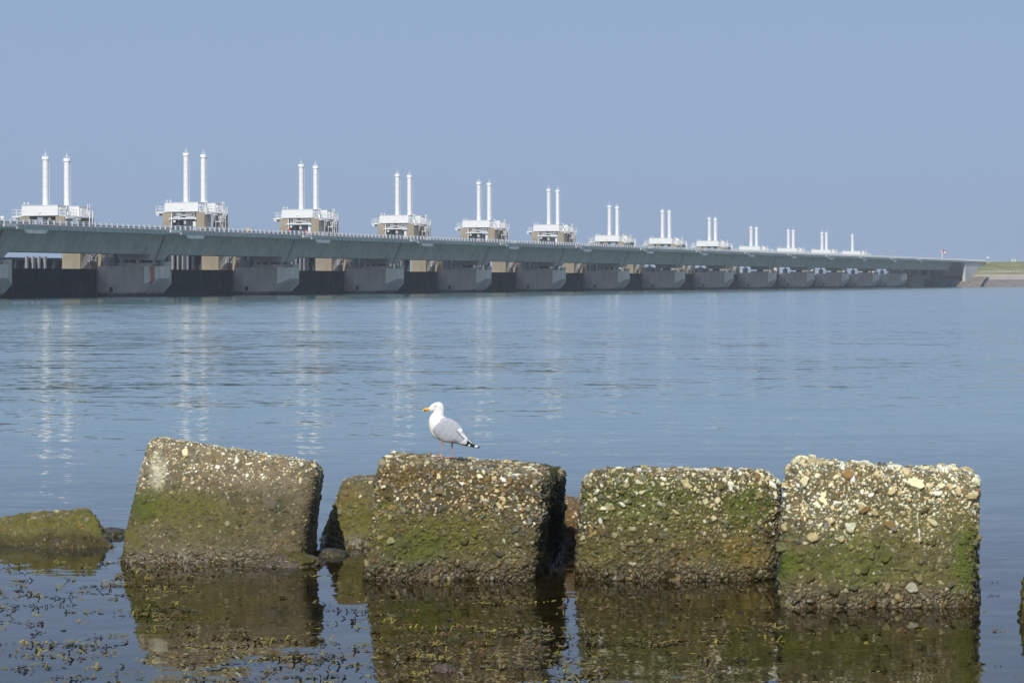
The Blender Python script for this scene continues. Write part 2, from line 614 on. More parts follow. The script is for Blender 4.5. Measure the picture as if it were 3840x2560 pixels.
# ---- steel gates hanging behind the beams
def make_gate(top):
    root = empty("sluice_gate")
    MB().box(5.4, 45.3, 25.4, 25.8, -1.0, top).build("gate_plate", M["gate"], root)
    r = MB()
    for i in range(15):
        u = 6.2 + i * 2.7
        r.box(u, u + 0.5, 24.7, 25.4, -1.0, top - 0.2)
    for z in (1.5, 4.2, top - 0.3):
        r.box(5.4, 45.2, 24.8, 25.3, z - 0.12, z + 0.12)
    r.build("stiffener_frame", M["gate"], root)
    p = MB()
    for i in range(4):
        p.box(30.6 + i * 1.7, 31.0 + i * 1.7, 22.6, 23.0, 3.6, top + 0.2)
    p.build("guide_rail", M["edge"], root)
    return root


gate_low = make_gate(6.35)
gate_hi = make_gate(9.4)
first = True
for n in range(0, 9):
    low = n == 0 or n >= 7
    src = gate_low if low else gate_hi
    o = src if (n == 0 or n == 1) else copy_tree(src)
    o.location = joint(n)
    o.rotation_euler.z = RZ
    if n == 0: lab = "dark blue steel sluice gate with a strip of sky above it"
    else: lab = f"dark blue steel sluice gate behind the {ORD[n - 1]} bridge opening right of the rust streaked pier"
    prop(o, lab, "sluice gate", "dark steel gates hanging in the bridge openings")

# ---- small service stairs from the pier tops down to the beams
def make_stair():
    s = MB()
    a0, a1 = Vector((-5.3, 0, 4.6)), Vector((-1.9, 0, 7.3))
    for v in (17.3, 18.3):
        s.bar(a0 + Vector((0, v, 0)), a1 + Vector((0, v, 0)), 0.08, 0.22)
        s.bar(a0 + Vector((0.1, v, 0.95)), a1 + Vector((-0.1, v, 0.95)), 0.06)
        s.bar(a0 + Vector((0.1, v, 0.5)), a1 + Vector((-0.1, v, 0.5)), 0.05)
        for t in (0.03, 0.27, 0.5, 0.73, 0.97):
            p = a0.lerp(a1, t) + Vector((0, v, 0))
            s.bar(p, p + Vector((0, 0, 0.95)), 0.06)
    for i in range(13):
        p = a0.lerp(a1, (i + 0.5) / 13)
        s.box(p.x - 0.14, p.x + 0.14, 17.3, 18.3, p.z - 0.02, p.z + 0.03)
    return s.build("service_stair", M["steel"])


stair0 = make_stair()
for n in range(1, 10):
    o = stair0 if n == 1 else copy_tree(stair0)
    o.location = joint(n)
    o.rotation_euler.z = RZ
    lab = ("grey steel stair under the bridge beside the rust streaked pier" if n == 1 else
           f"grey steel stair under the bridge by the {ORD[n - 2]} pier right of the rust streaked one")
    prop(o, lab, "stair", "steel stairs under the bridge")

# ---- lift towers
def make_tower(zb, ztop, cyls=2, rods=True):
    """zb: underside of the machine housings, ztop: top of the cylinder caps"""
    root = empty("lift_tower")
    zt = zb + 1.75
    vc = 26.1
    for uc in (-3.12, 3.12):
        # lower shaft seen under the bridge, upper pillars in front and behind
        MB().box(uc - 0.7, uc + 2.5, 18.9, 22.4, 4.0, 9.2).build("base_shaft", M["tan"], root)
        MB().box(uc - 1.62, uc + 0.75, 21.3, 23.05, 9.2, zb - 0.12).build("pillar", M["tan"], root)
        MB().box(uc - 1.62, uc + 0.75, 28.2, 30.1, 9.0, zb - 0.12).build("pillar", M["tan"], root)
        h = MB().box(uc - 1.65, uc + 1.65, vc - 3.5, vc + 3.5, zb, zt - 0.06).build("machine_housing", M["white"], root)
        MB().box(uc - 1.72, uc + 1.72, vc - 3.57, vc + 3.57, zt - 0.06, zt).build("roof_sheet", M["white"], h)
        t = MB()
        t.tube([(uc - 1.66, vc, zb + 0.62), (uc - 1.76, vc, zb + 0.62)], 0.27, 14)
        t.build("round_hatch", M["white"], h)
        MB().box(uc - 1.2, uc - 0.75, vc - 3.75, vc - 3.505, zb + 1.0, zb + 1.28).build("wall_lamp", M["white"], h)
        MB().box(uc - 1.5, uc + 1.5, vc - 3.3, vc + 3.3, zb - 0.16, zb - 0.005).build("underframe", M["dark"], root)
        if cyls == 2 or uc < 0:
            c = MB().lathe((uc, vc, zt), [(0.47, 0), (0.47, ztop - 0.62 - zt)], 20).build("hydraulic_cylinder", M["cylinder"], root, True)
            MB().lathe((uc, vc, ztop - 0.62), [(0.44, 0), (0.57, 0.10), (0.60, 0.12), (0.60, 0.55), (0.56, 0.62)], 20).build("cap", M["white"], c, True)
            mst = MB()
            ap = Vector((uc, vc, ztop + 0.62))
            for q in range(4):
                a = q * math.pi / 2 + 0.5
                mst.bar((uc + 0.5 * math.cos(a), vc + 0.5 * math.sin(a), ztop - 0.02), ap, 0.05)
            mst.bar(ap, ap + Vector((0, 0, 0.75)), 0.035)
            mst.build("lightning_rod", M["white"], c)
            ld = MB()
            lx, ly = uc + 0.45, vc - 0.36
            for dx, dy in ((-0.10, -0.16), (0.16, 0.06)):
                ld.bar((lx + dx, ly + dy, zt), (lx + dx, ly + dy, ztop - 0.3), 0.045)
            z = zt + 0.3
            while z < ztop - 0.5:
                ld.bar((lx - 0.10, ly - 0.16, z), (lx + 0.16, ly + 0.06, z), 0.035)
                z += 0.4
            ld.build("ladder", M["white"], c)
        if rods:
            MB().lathe((uc, vc, 8.6), [(0.42, 0), (0.42, zb - 8.76)], 16).build("piston_rod", M["panel"], root, True)
    # walkway in front of both housings with its railings
    w = MB()
    w.box(-4.6, 3.4, 21.0, 22.45, zb - 0.26, zb - 0.06)
    w.box(-4.5, -2.4, 20.9, 21.4, zb - 0.52, zb - 0.27).box(-1.9, -0.7, 20.8, 21.4, zb - 0.62, zb - 0.40)
    w.build("walkway", M["white"], root)
    def rails(b, pts, h=1.1, step=1.1):
        for p, q in zip(pts[:-1], pts[1:]):
            p, q = Vector(p), Vector(q)
            k = max(1, round((q - p).length / step))
            for i in range(k + 1):
                x = p.lerp(q, i / k)
                b.bar(x, x + Vector((0, 0, h)), 0.07)
            for hh in (h, h * 0.55, 0.12):
                b.bar(p + Vector((0, 0, hh)), q + Vector((0, 0, hh)), 0.06)
    b = MB()
    zf = zb - 0.06
    rails(b, [(-4.55, 22.4, zf), (-4.55, 21.05, zf), (-1.6, 21.05, zf)])
    rails(b, [(-0.4, 21.05, zf), (3.35, 21.05, zf), (3.35, 22.4, zf)])
    rails(b, [(2.0, 21.05, zf), (2.0, 22.4, zf)])
    b.build("walkway_railing", M["white"], root)
    for uc in (-2.3, 3.9):
        l = MB()
        l.bar((uc, 22.5, zb - 0.1), (uc, 22.5, zt + 0.3), 0.10)
        l.bar((uc + 0.62, 22.5, zb - 0.1), (uc + 0.62, 22.5, zt + 0.3), 0.10)
        z = zb + 0.2
        while z < zt:
            l.bar((uc, 22.5, z), (uc + 0.62, 22.5, z), 0.06)
            z += 0.32
        l.box(uc - 0.1, uc + 0.8, 22.2, 22.5, zb + 0.05, zb + 0.75)
        l.build("access_ladder", M["white"], root)
    # balcony at the far end
    bl = MB().box(-4.7, -1.2, 29.7, 31.6, zb - 0.26, zb - 0.06).box(-4.6, -3.2, 30.9, 31.5, zb - 0.62, zb - 0.3)
    rails(bl, [(-4.65, 29.7, zf), (-4.65, 31.55, zf), (-1.3, 31.55, zf)])
    bl.build("rear_balcony", M["white"], root)
    # lamps on the roof corner
    lm = MB()
    for dv in (0.0, 0.75):
        lm.bar((-4.5, vc + 3.2 - dv, zt), (-4.5, vc + 3.2 - dv, zt + 0.22), 0.06)
        lm.lathe((-4.5, vc + 3.2 - dv, zt + 0.15), [(0.05, 0), (0.15, 0.08), (0.15, 0.22), (0.06, 0.3)], 8)
    lm.build("roof_lamp", M["white"], root)
    if zb > 14:
        # white pipe portal between the pillars, with small decks on it
        f = MB()
        zp = zb - 1.25
        f.tube([(-4.95, 22.9, zp - 0.18), (-4.95, 23.05, zp), (-4.95, 28.3, zp), (-4.95, 28.5, zp - 0.25)], 0.15, 8)
        f.bar((-4.95, 28.0, 9.5), (-4.95, 28.0, zb - 0.2), 0.16)
        f.build("pipe_frame", M["white"], root)
        dk = MB()
        for a, c_ in ((23.2, 25.0), (26.2, 27.6)):
            dk.box(-5.0, -4.2, a, c_, zp + 0.26, zp + 0.40)
            for vv in (a + 0.05, (a + c_) / 2, c_ - 0.05):
                dk.bar((-4.98, vv, zp + 0.4), (-4.98, vv, zp + 1.0), 0.05)
            dk.bar((-4.98, a, zp + 0.95), (-4.98, c_, zp + 0.95), 0.05)
        dk.build("service_deck", M["white"], root)
        MB().box(-4.9, -4.4, 23.06, 23.6, 9.6, zp - 0.55).build("door_panel", M["white"], root)
        MB().box(-4.6, -1.6, 24.0, 25.2, 9.3, zp - 0.35).box(-4.4, -1.6, 26.7, 27.6, 9.3, zp - 0.3).build("equipment_cabinet", M["dark"], root)
        MB().lathe((-4.95, 27.4, zp - 0.85), [(0.05, 0), (0.26, 0.2), (0.26, 0.4), (0.1, 0.55)], 10).build("pulley_housing", M["white"], root)
        v_ = MB()
        for i in range(9):
            v_.bar((-4.6 + 0.2 * (i % 3), 23.6 + i * 0.5, zb - 0.85), (-4.6 + 0.2 * (i % 3), 23.6 + i * 0.5, zb - 0.15), 0.09 + 0.05 * (i % 2))
        v_.box(-4.5, -2.0, 24.5, 27.0, zb - 0.8, zb - 0.45)
        v_.build("valve_block", M["steel"], root)
        # stair cage between the two front pillars
        c = MB()
        a, e = Vector((1.9, 20.6, zb - 0.1)), Vector((0.2, 20.6, zb - 1.7))
        for v in (20.3, 21.1):
            c.bar((a.x, v, a.z), (e.x, v, e.z), 0.07, 0.2)
            c.bar((a.x, v, a.z + 1.0), (e.x, v, e.z + 1.0), 0.07)
            for t in (0.0, 0.33, 0.66, 1.0):
                p = a.lerp(e, t)
                c.bar((p.x, v, p.z), (p.x, v, p.z + 1.0), 0.06)
        for i in range(8):
            p = a.lerp(e, (i + 0.5) / 8)
            c.box(p.x - 0.13, p.x + 0.13, 20.3, 21.1, p.z - 0.02, p.z + 0.02)
        c.box(-0.9, 0.8, 20.2, 21.2, e.z - 0.12, e.z)
        c.box(-0.8, 1.2, 20.2, 21.2, e.z - 2.2, e.z - 2.05)
        for u in (-0.85, 0.15, 1.1):
            for v in (20.25, 21.15):
                c.bar((u, v, e.z - 3.0), (u, v, e.z + 1.0), 0.07)
        for zz in (e.z + 0.5, e.z + 1.0, e.z - 1.1, e.z - 1.6):
            c.bar((-0.85, 20.25, zz), (1.1, 20.25, zz), 0.06)
        c.bar((-0.85, 20.3, e.z - 0.1), (1.1, 20.3, e.z - 2.1), 0.08, 0.18)
        c.build("staircase", M["white"], root)
    else:
        c = MB()
        a, e = Vector((1.3, 20.4, zb - 0.1)), Vector((0.2, 19.8, zb - 2.6))
        for v in (0.0, 0.9):
            c.bar(a + Vector((v, 0, 0)), e + Vector((v, 0, 0)), 0.08, 0.2)
            c.bar(a + Vector((v, 0, 1.0)), e + Vector((v, 0, 1.0)), 0.07)
            for t in (0.0, 0.35, 0.7, 1.0):
                p = a.lerp(e, t) + Vector((v, 0, 0))
                c.bar(p, p + Vector((0, 0, 1.0)), 0.06)
        for i in range(10):
            p = a.lerp(e, (i + 0.5) / 10)
            c.box(p.x, p.x + 0.9, p.y - 0.12, p.y + 0.12, p.z - 0.02, p.z + 0.02)
        c.build("staircase", M["white"], root)
    # white brackets that show under the bridge beside the lower shaft
    br = MB()
    br.box(-1.5, 2.6, 18.2, 18.7, 6.5, 6.72).box(-1.5, -1.15, 18.1, 18.8, 5.7, 6.5).box(-0.4, -0.05, 18.1, 18.8, 5.7, 6.5)
    br.bar((-1.3, 18.4, 6.0), (-0.4, 18.4, 6.6), 0.16)
    br.build("pipe_bracket", M["white"], root)
    return root


protos = {}
LOW, TALL, MID, SHORT = (13.25, 23.0), (15.15, 25.9), (13.15, 21.9), (12.1, 20.05)
heights = [LOW] + [TALL] * 5 + [LOW] * 2 + [MID] + [SHORT] * 4
tl = ["low white lift tower farthest left, its legs hidden behind the bridge",
      "tall white lift tower second from the left, largest with its brown legs showing",
      "tall white lift tower with people in red walking on the bridge before it",
      "tall white lift tower fourth from the left, right of the red clad walkers",
      "tall white lift tower fifth from the left on the bridge",
      "rightmost tall lift tower with brown legs showing, dark car beside it",
      "low white lift tower just right of the last tall one",
      "low white lift tower second to the right of the last tall one",
      "low white lift tower third to the right of the last tall one",
      "small distant lift tower fourth from the right end of the row",
      "small distant lift tower third from the right end of the row",
      "small distant lift tower second from the right, with two cylinders",
      "small distant lift tower at the right end, with only one cylinder"]
for k, hh in enumerate(heights):
    key = hh + ((1,) if k == 12 else (2,))
    if key in protos:
        o = copy_tree(protos[key])
    else:
        o = protos[key] = make_tower(hh[0], hh[1], key[2])
    o.location = joint(k + 1, -0.95)
    o.rotation_euler.z = RZ
    prop(o, tl[k], "lift tower", "white lift towers along the barrier")

# ------------------------------------------------------------------ the shore at the far end
def shore_mat(name, stops, scale=0.5, stretch=(1, 1, 1), bumpy=0.0):
    m, nt, bs = new_mat(name)
    tc = N(nt, "ShaderNodeTexCoord")
    a = noise(nt, tc.outputs["Object"], scale, 5, 0.65, stretch)
    nt.links.new(ramp(nt, a.outputs[0], stops), bs.inputs["Base Color"])
    bs.inputs["Roughness"].default_value = 0.95
    bs.inputs["Specular IOR Level"].default_value = 0.1
    return m


M["grass"] = shore_mat("dike_grass", [(0.3, (0.11, 0.125, 0.045)), (0.5, (0.20, 0.20, 0.085)), (0.68, (0.36, 0.31, 0.16))], 0.35, (0.3, 1, 1))
M["sand"] = shore_mat("pale_asphalt", [(0.35, (0.36, 0.31, 0.25)), (0.65, (0.42, 0.37, 0.30))], 0.2)
M["revet"] = shore_mat("stone_revetment", [(0.3, (0.13, 0.115, 0.115)), (0.7, (0.23, 0.205, 0.19))], 0.6)
M["rubble"] = shore_mat("rubble_stone", [(0.3, (0.14, 0.12, 0.10)), (0.7, (0.30, 0.26, 0.21))], 0.8)
M["boulder"] = shore_mat("dark_boulder", [(0.3, (0.05, 0.055, 0.06)), (0.7, (0.11, 0.11, 0.11))], 0.6)


base = joint(13)
U1, UE = 82.4, 125.3        # where the last span lands and where the bridge railing ends, from joint 13


def sub(a, b, n):
    return [a + (b - a) * i / n for i in range(n + 1)]


def xwall(y):
    return (y - 946.5) * 0.415 + 187.3


def noisy_sheet(name, rows, xs, mat, amp, seed, parent=None, cut=True):
    """terrain strip in world axes: rows of (y, z) swept along x, starting at the abutment's wing wall"""
    rnd = random.Random(seed)
    vs, fs = [], []
    for x in xs:
        for (y, z) in rows:
            x0 = xwall(y) - 0.8 if cut else 0
            vs.append((x0 + x, y + rnd.uniform(-amp, amp), z + rnd.uniform(-amp, amp) * 0.5))
    m = len(rows)
    for i in range(len(xs) - 1):
        for j in range(m - 1):
            fs.append((i * m + j, (i + 1) * m + j, (i + 1) * m + j + 1, i * m + j + 1))
    return MB().add(vs, fs).build(name, mat, parent)


xs = sub(0, 60, 50) + sub(63, 1500, 80)
dike = empty("dike_terrain")
prop(dike, "grassy sea dike with pale asphalt berm and dark stone revetment", "dike", kind="structure")
noisy_sheet("revetment", [(944, -1.5), (950, 0.0), (953.5, 1.5), (957, 3.04)], xs, M["revet"], 0.15, 1, dike)
noisy_sheet("berm", [(957, 3.04), (961, 4.0), (966, 5.13)], xs, M["sand"], 0.03, 2, dike)
noisy_sheet("grass_slope", [(966, 5.13), (968, 5.9), (973, 7.1), (979, 8.4), (985, 9.7), (990, 10.7), (1010, 10.75), (1080, 9.0)], xs, M["grass"], 0.12, 3, dike)

fence = MB()
for i in range(70):
    x = xwall(967.5) + i * 1.5 + 2
    fence.box(x, x + 0.14, 967.4, 967.55, 5.4, 6.75)
x0, x1 = xwall(967.5) + 2, xwall(967.5) + 106
fence.box(x0, x1, 967.45, 967.5, 6.55, 6.65).box(x0, x1, 967.45, 967.5, 6.05, 6.15)
fo = fence.build("berm_fence", M["panel"])
prop(fo, "low pale fence along the foot of the grass dike", "fence")

# abutment: wing wall with the end of the roadway, and the gallery under the last span
ab = empty("bridge_abutment", base, RZ)
prop(ab, "tapered concrete bridge abutment where the bridge meets the grass dike", "abutment")
MB().box(U1 + 0.8, UE, 0.3, 1.3, -1.0, 9.95).build("wing_wall", M["panel"], ab)
MB().box(U1, U1 + 0.8, 0.25, 1.4, 0.6, 9.94).build("corner_pilaster", M["panel"], ab)
MB().box(U1 + 0.03, UE, 0.34, 18.5, 9.96, 10.3).build("deck_slab", M["girder"], ab)
MB().box(U1 + 0.03, UE, -0.10, 0.29, 10.2, 10.68).build("edge_beam", M["edge"], ab)
r = MB()
for i in range(28):
    u = U1 + 0.2 + i * 1.57
    r.box(u - 0.075, u + 0.075, 0.0, 0.24, 10.68, 11.4)
r.box(U1 + 0.05, UE - 0.1, 0.03, 0.13, 11.31, 11.395).box(U1 + 0.05, UE - 0.1, 0.04, 0.12, 11.04, 11.12)
r.build("railing", M["white"], ab)
MB().box(50.0, 128.0, 15.0, 16.5, -1.0, 4.8).build("back_wall", M["sand"], ab)
MB().box(30.0, 185.0, 19.5, 20.0, -1.0, 10.4).build("rear_wall", M["beam"], ab)  # dark sheet standing in for the shaded void under the last span
for u in (48, 66, 84, 100):
    MB().box(u, u + 1.6, 15.6, 16.4, 4.8, 7.2).build("gallery_column", M["girder"], ab)


def rock(name, c, r, seed, mat, squash=0.7, sub_=2, parent=None, rough=0.28):
    rnd = random.Random(seed)
    bm = bmesh.new()
    bmesh.ops.create_icosphere(bm, subdivisions=sub_, radius=1.0)
    k = [Vector((rnd.uniform(-1, 1), rnd.uniform(-1, 1), rnd.uniform(-1, 1))).normalized() for _ in range(7)]
    lim = [rnd.uniform(0.62, 0.95) for _ in k]
    for v in bm.verts:
        p = v.co.copy()
        for d, l in zip(k, lim):
            e = p.dot(d) - l
            if e > 0: p -= d * e * 0.85
        p *= 1 + rnd.uniform(-rough, rough) * 0.25
        v.co = (p.x * r * 1.15, p.y * r, p.z * r * squash)
    me = bpy.data.meshes.new(name)
    bm.to_mesh(me)
    bm.free()
    me.materials.append(mat)
    o = bpy.data.objects.new(name, me)
    COL.objects.link(o)
    o.location = c
    if parent: o.parent = parent
    return o


# boulders under the last span and the rubble bank at the abutment's foot
rnd = random.Random(5)
for i in range(17):
    x = 162.5 + i * 1.12 + rnd.uniform(-0.4, 0.4)
    rr_ = rnd.uniform(1.3, 2.1)
    o = rock("boulder", (x, 943 + rnd.uniform(-2, 5), rnd.uniform(0.5, 1.6) * (1.0 if i < 12 else 0.7)), rr_, 100 + i, M["boulder"], 0.85)
    o.rotation_euler.z = rnd.uniform(0, 6)
    prop(o, "dark boulder heaped at the water under the last bridge span", "boulder", "boulders under the last bridge span")
bank = noisy_sheet("rubble_bank", [(938, -1.0), (942, 0.6), (945, 1.7), (949, 2.9), (954, 3.7), (960, 4.2)], sub(-9, 8, 40), M["rubble"], 0.5, 8)
prop(bank, "tan rubble bank sloping into the water at the foot of the abutment", "rubble bank", kind="structure")


def bridge_point(px, v, z=10.3):
    q = DQ + v
    Z = FPX * q / (math.cos(TH) * (5489 - px))
    return n_ax * q + d_ax * ((Z - n_ax.y * q) / d_ax.y) + Vector((0, 0, z))


# windsock, sign and cabin at the far end
ws = empty("windsock", bridge_point(3533, 1.2, 10.3), 0)
prop(ws, "red and white windsock drooping from a white pole on the bridge", "windsock")
MB().tube([(0, 0, 0), (0, 0, 4.2)], 0.14, 8).build("pole", M["white"], ws)
MB().bar((-0.7, 0, 4.0), (0.4, 0, 4.0), 0.14).build("arm", M["white"], ws)
seg = [(0.25, 4.35, 0.40), (0.55, 4.05, 0.40), (0.85, 3.7, 0.36), (1.05, 3.35, 0.33), (1.2, 2.95, 0.30), (1.28, 2.6, 0.26)]
for i in range(5):
    a, b = seg[i], seg[i + 1]
    MB().tube([(a[0], 0, a[1]), (b[0], 0, b[1])], [a[2], b[2]], 10).build("sock_band", M["red"] if i in (0, 1, 4) else M["white"], ws)

sg = empty("road_sign", bridge_point(3704, 6.0, 10.7), 0)
prop(sg, "small white road sign on a thin post beyond the bridge end", "road sign")
MB().box(-0.52, 0.52, -0.04, 0.04, 1.75, 2.4).build("panel", M["white"], sg)
MB().tube([(0, 0.06, 0), (0, 0.06, 2.3)], 0.05, 6).build("post", M["steel"], sg)
cb = empty("utility_cabin", Vector(((3798 - 1920) * 1008 / FPX, 1008, 10.7)), 0)
prop(cb, "pale grey box cabin standing on top of the dike", "cabin")
MB().box(-1.2, 1.2, -1.0, 1.0, 0, 1.25).build("wall", M["panel"], cb)
MB().box(-1.28, 1.28, -1.08, 1.08, 1.25, 1.35).build("roof", M["panel"], cb)
MB().box(-0.5, 0.3, -1.03, -1.0, 0.05, 1.1).build("door", M["steel"], cb)

# yellow plate behind the railing
yp = empty("yellow_sign", bridge_point(929, 4.2, 10.3), RZ)
prop(yp, "small yellow plate sign standing behind the bridge railing", "sign")
MB().box(-0.03, 0.03, -0.34, 0.34, 0.72, 1.38).build("plate", M["yellow"], yp)
MB().tube([(0.06, -0.2, 0), (0.06, -0.2, 1.3)], 0.03, 6).tube([(0.06, 0.2, 0), (0.06, 0.2, 1.3)], 0.03, 6).build("post", M["steel"], yp)


# a dark car crossing the bridge
def make_car():
    root = empty("car")
    m, nt, bs = new_mat("dark_car_paint")
    bs.inputs["Base Color"].default_value = (0.02, 0.025, 0.04, 1)
    bs.inputs["Roughness"].default_value = 0.25
    bs.inputs["Coat Weight"].default_value = 0.5
    body = MB()
    sect = [(-2.1, 0.45, 0.62), (-2.05, 0.85, 0.80), (-1.3, 0.95, 0.86), (1.2, 0.95, 0.86), (2.0, 0.80, 0.80), (2.1, 0.45, 0.7)]
    vs, fs = [], []
    for u, h, w in sect:
        vs += [(u, -w, 0.3), (u, w, 0.3), (u, w, h), (u, -w, h)]
    for i in range(len(sect) - 1):
        for j in range(4):
            fs.append((i * 4 + j, i * 4 + (j + 1) % 4, (i + 1) * 4 + (j + 1) % 4, (i + 1) * 4 + j))
    fs += [(3, 2, 1, 0), (20, 21, 22, 23)]
    body.add(vs, fs)
    body.build("body", m, root)
    MB().hexa([(-1.75, -0.8, 0.95), (1.05, -0.8, 0.95), (1.05, 0.8, 0.95), (-1.75, 0.8, 0.95), (-1.2, -0.62, 1.4), (0.2, -0.62, 1.4), (0.2, 0.62, 1.4), (-1.2, 0.62, 1.4)]).build("window", M["dark"], root)
    MB().box(-1.22, 0.22, -0.64, 0.64, 1.40, 1.46).build("roof", m, root)
    for u in (-1.3, 1.3):
        for v in (-0.8, 0.8):
            MB().tube([(u, v - 0.1, 0.31), (u, v + 0.1, 0.31)], 0.31, 14).build("wheel", M["dark"], root)
    return root


car = make_car()
car.location = bridge_point(2141, 7.0, 10.3)
car.rotation_euler.z = RZ
prop(car, "dark car driving on the bridge below the rightmost tall lift tower", "car")

# ---- people on the bridge: one skinned body each, clothes by face
def flat(name, c, rough=0.8):
    m, nt, bs = new_mat(name)
    tc = N(nt, "ShaderNodeTexCoord")
    a = noise(nt, tc.outputs["Object"], 6.0, 3)
    nt.links.new(ramp(nt, a.outputs[0], [(0.3, tuple(x * 0.8 for x in c)), (0.7, tuple(min(1, x * 1.1) for x in c))]), bs.inputs["Base Color"])
    bs.inputs["Roughness"].default_value = rough
    return m


M["skin"] = flat("skin", (0.50, 0.30, 0.21))
M["hair"] = flat("brown_hair", (0.05, 0.03, 0.02))
M["trousers"] = flat("dark_trousers", (0.04, 0.045, 0.06))
M["shirt_white"] = flat("white_shirt", (0.78, 0.78, 0.76))
M["shirt_red"] = flat("red_jacket", (0.60, 0.03, 0.05))
M["shirt_navy"] = flat("navy_jacket", (0.045, 0.04, 0.07))


def make_person(top, stride=0.0, lean=0.0):
    sk = {
        "pelvis": (0, 0, 0.93, 0.14), "waist": (lean * 0.3, 0, 1.10, 0.13), "chest": (lean * 0.7, 0, 1.32, 0.155), "neck": (lean, 0, 1.49, 0.06),
        "head0": (lean + 0.01, 0, 1.60, 0.085), "head1": (lean + 0.01, 0, 1.69, 0.07),
    }
    names = list(sk)
    vs = [sk[k][:3] for k in names]
    rs = [sk[k][3] for k in names]
    es = [(i, i + 1) for i in range(len(names) - 1)]
    def chain(start, pts):
        prev = start
        for p, r_ in pts:
            vs.append(p); rs.append(r_)
            es.append((prev, len(vs) - 1))
            prev = len(vs) - 1
    for s in (-1, 1):
        chain(2, [((lean * 0.8, s * 0.19, 1.40), 0.07), ((lean * 0.6 - s * 0.06, s * 0.25, 1.15), 0.05), ((lean + s * 0.06 + 0.06, s * 0.25, 0.92), 0.038), ((lean + s * 0.08 + 0.07, s * 0.25, 0.83), 0.04)])
        chain(0, [((s * stride * 0.2, s * 0.10, 0.82), 0.095), ((s * stride * 0.6 + 0.03, s * 0.10, 0.48), 0.065), ((s * stride, s * 0.10, 0.09), 0.045), ((s * stride + 0.15, s * 0.10, 0.04), 0.04)])
    me = bpy.data.meshes.new("person")
    me.from_pydata(vs, es, [])
    o = bpy.data.objects.new("person_base", me)
    COL.objects.link(o)
    sm = o.modifiers.new("skin", 'SKIN')
    for i, v in enumerate(me.skin_vertices[0].data):
        v.radius = (rs[i], rs[i])
        v.use_root = (i == 0)
    ss = o.modifiers.new("sub", 'SUBSURF')
    ss.levels = ss.render_levels = 1
    dg = bpy.context.evaluated_depsgraph_get()
    nm = bpy.data.meshes.new_from_object(o.evaluated_get(dg))
    bpy.data.objects.remove(o)
    nm.name = "person"
    nm.materials.clear()
    for m in (top, M["trousers"], M["skin"], M["hair"]):
        nm.materials.append(m)
    for p in nm.polygons:
        z = p.center.z
        k = 0
        if z < 0.92 and abs(p.center.y) < 0.21: k = 1
        elif z < 0.90: k = 2
        if z > 1.51: k = 2
        if z > 1.66 or (z > 1.58 and p.center.x < lean - 0.02): k = 3
        p.material_index = k
        p.use_smooth = True
    r = bpy.data.objects.new("person", nm)
    COL.objects.link(r)
    return r


for px, v, top, face, lab, z in ((8, 1.2, "shirt_white", 0.3, "person in a white shirt standing on the bridge at the left edge", 10.25),
                                 (1083, 1.2, "shirt_red", 0.1, "person in a red jacket on the bridge, leftmost of the walkers in red", 10.25),
                                 (1132, 1.6, "shirt_navy", 3.3, "person in a dark jacket on the bridge between the two in red", 10.25),
                                 (1148, 1.2, "shirt_red", 3.2, "person in a red jacket on the bridge just right of the dark clad one", 10.05),
                                 (1203, 1.4, "shirt_navy", 0.1, "person in a dark jacket on the bridge, rightmost of the walkers", 10.05),
                                 (1211, 1.0, "shirt_red", 0.1, "person in red beside the rightmost dark clad walker on the bridge", 9.95)):
    o = make_person(M[top], 0.18, 0.05)
    o.location = bridge_point(px, v, z)
    o.rotation_euler.z = RZ + face
    prop(o, lab, "person", "people walking on the bridge")

# ------------------------------------------------------------------ foreground: weathered concrete blocks (shape and pebbles in numpy)
def hash01(ix, iy, iz, seed):
    h = (ix.astype(np.int64) * 374761393 + iy.astype(np.int64) * 668265263 + iz.astype(np.int64) * 2147483647 + seed * 974634777) & 0xFFFFFFFF
    h = ((h ^ (h >> 13)) * 1274126177) & 0xFFFFFFFF
    h = ((h ^ (h >> 16)) * 2246822519) & 0xFFFFFFFF
    h = h ^ (h >> 15)
    return (h & 0xFFFFFF).astype(np.float32) / 16777216.0


def vnoise(P, scale, seed):
    q = P * scale
    i = np.floor(q).astype(np.int64)
    f = (q - i).astype(np.float32)
    f = f * f * (3 - 2 * f)
    out = np.zeros(len(P), np.float32)
    for dx in (0, 1):
        wx = f[:, 0] if dx else 1 - f[:, 0]
        for dy in (0, 1):
            wy = f[:, 1] if dy else 1 - f[:, 1]
            for dz in (0, 1):
                wz = f[:, 2] if dz else 1 - f[:, 2]
                out += wx * wy * wz * hash01(i[:, 0] + dx, i[:, 1] + dy, i[:, 2] + dz, seed)
    return out


def fbm(P, scale, seed, oct_=4, gain=0.5):
    o, a, t = np.zeros(len(P), np.float32), 1.0, 0.0
    for k in range(oct_):
        o += a * vnoise(P, scale * 2 ** k, seed + k * 17)
        t += a
        a *= gain
    return o / t


def sstep(a, b, x):
    t = np.clip((x - a) / (b - a), 0, 1)
    return t * t * (3 - 2 * t)


PAL = np.array([(0.86, 0.82, 0.74), (0.80, 0.70, 0.50), (0.60, 0.47, 0.29), (0.26, 0.15, 0.065), (0.22, 0.20, 0.205), (0.20, 0.185, 0.155),
                (0.085, 0.08, 0.07), (0.16, 0.115, 0.065), (0.115, 0.10, 0.045), (0.27, 0.225, 0.165)], np.float32)


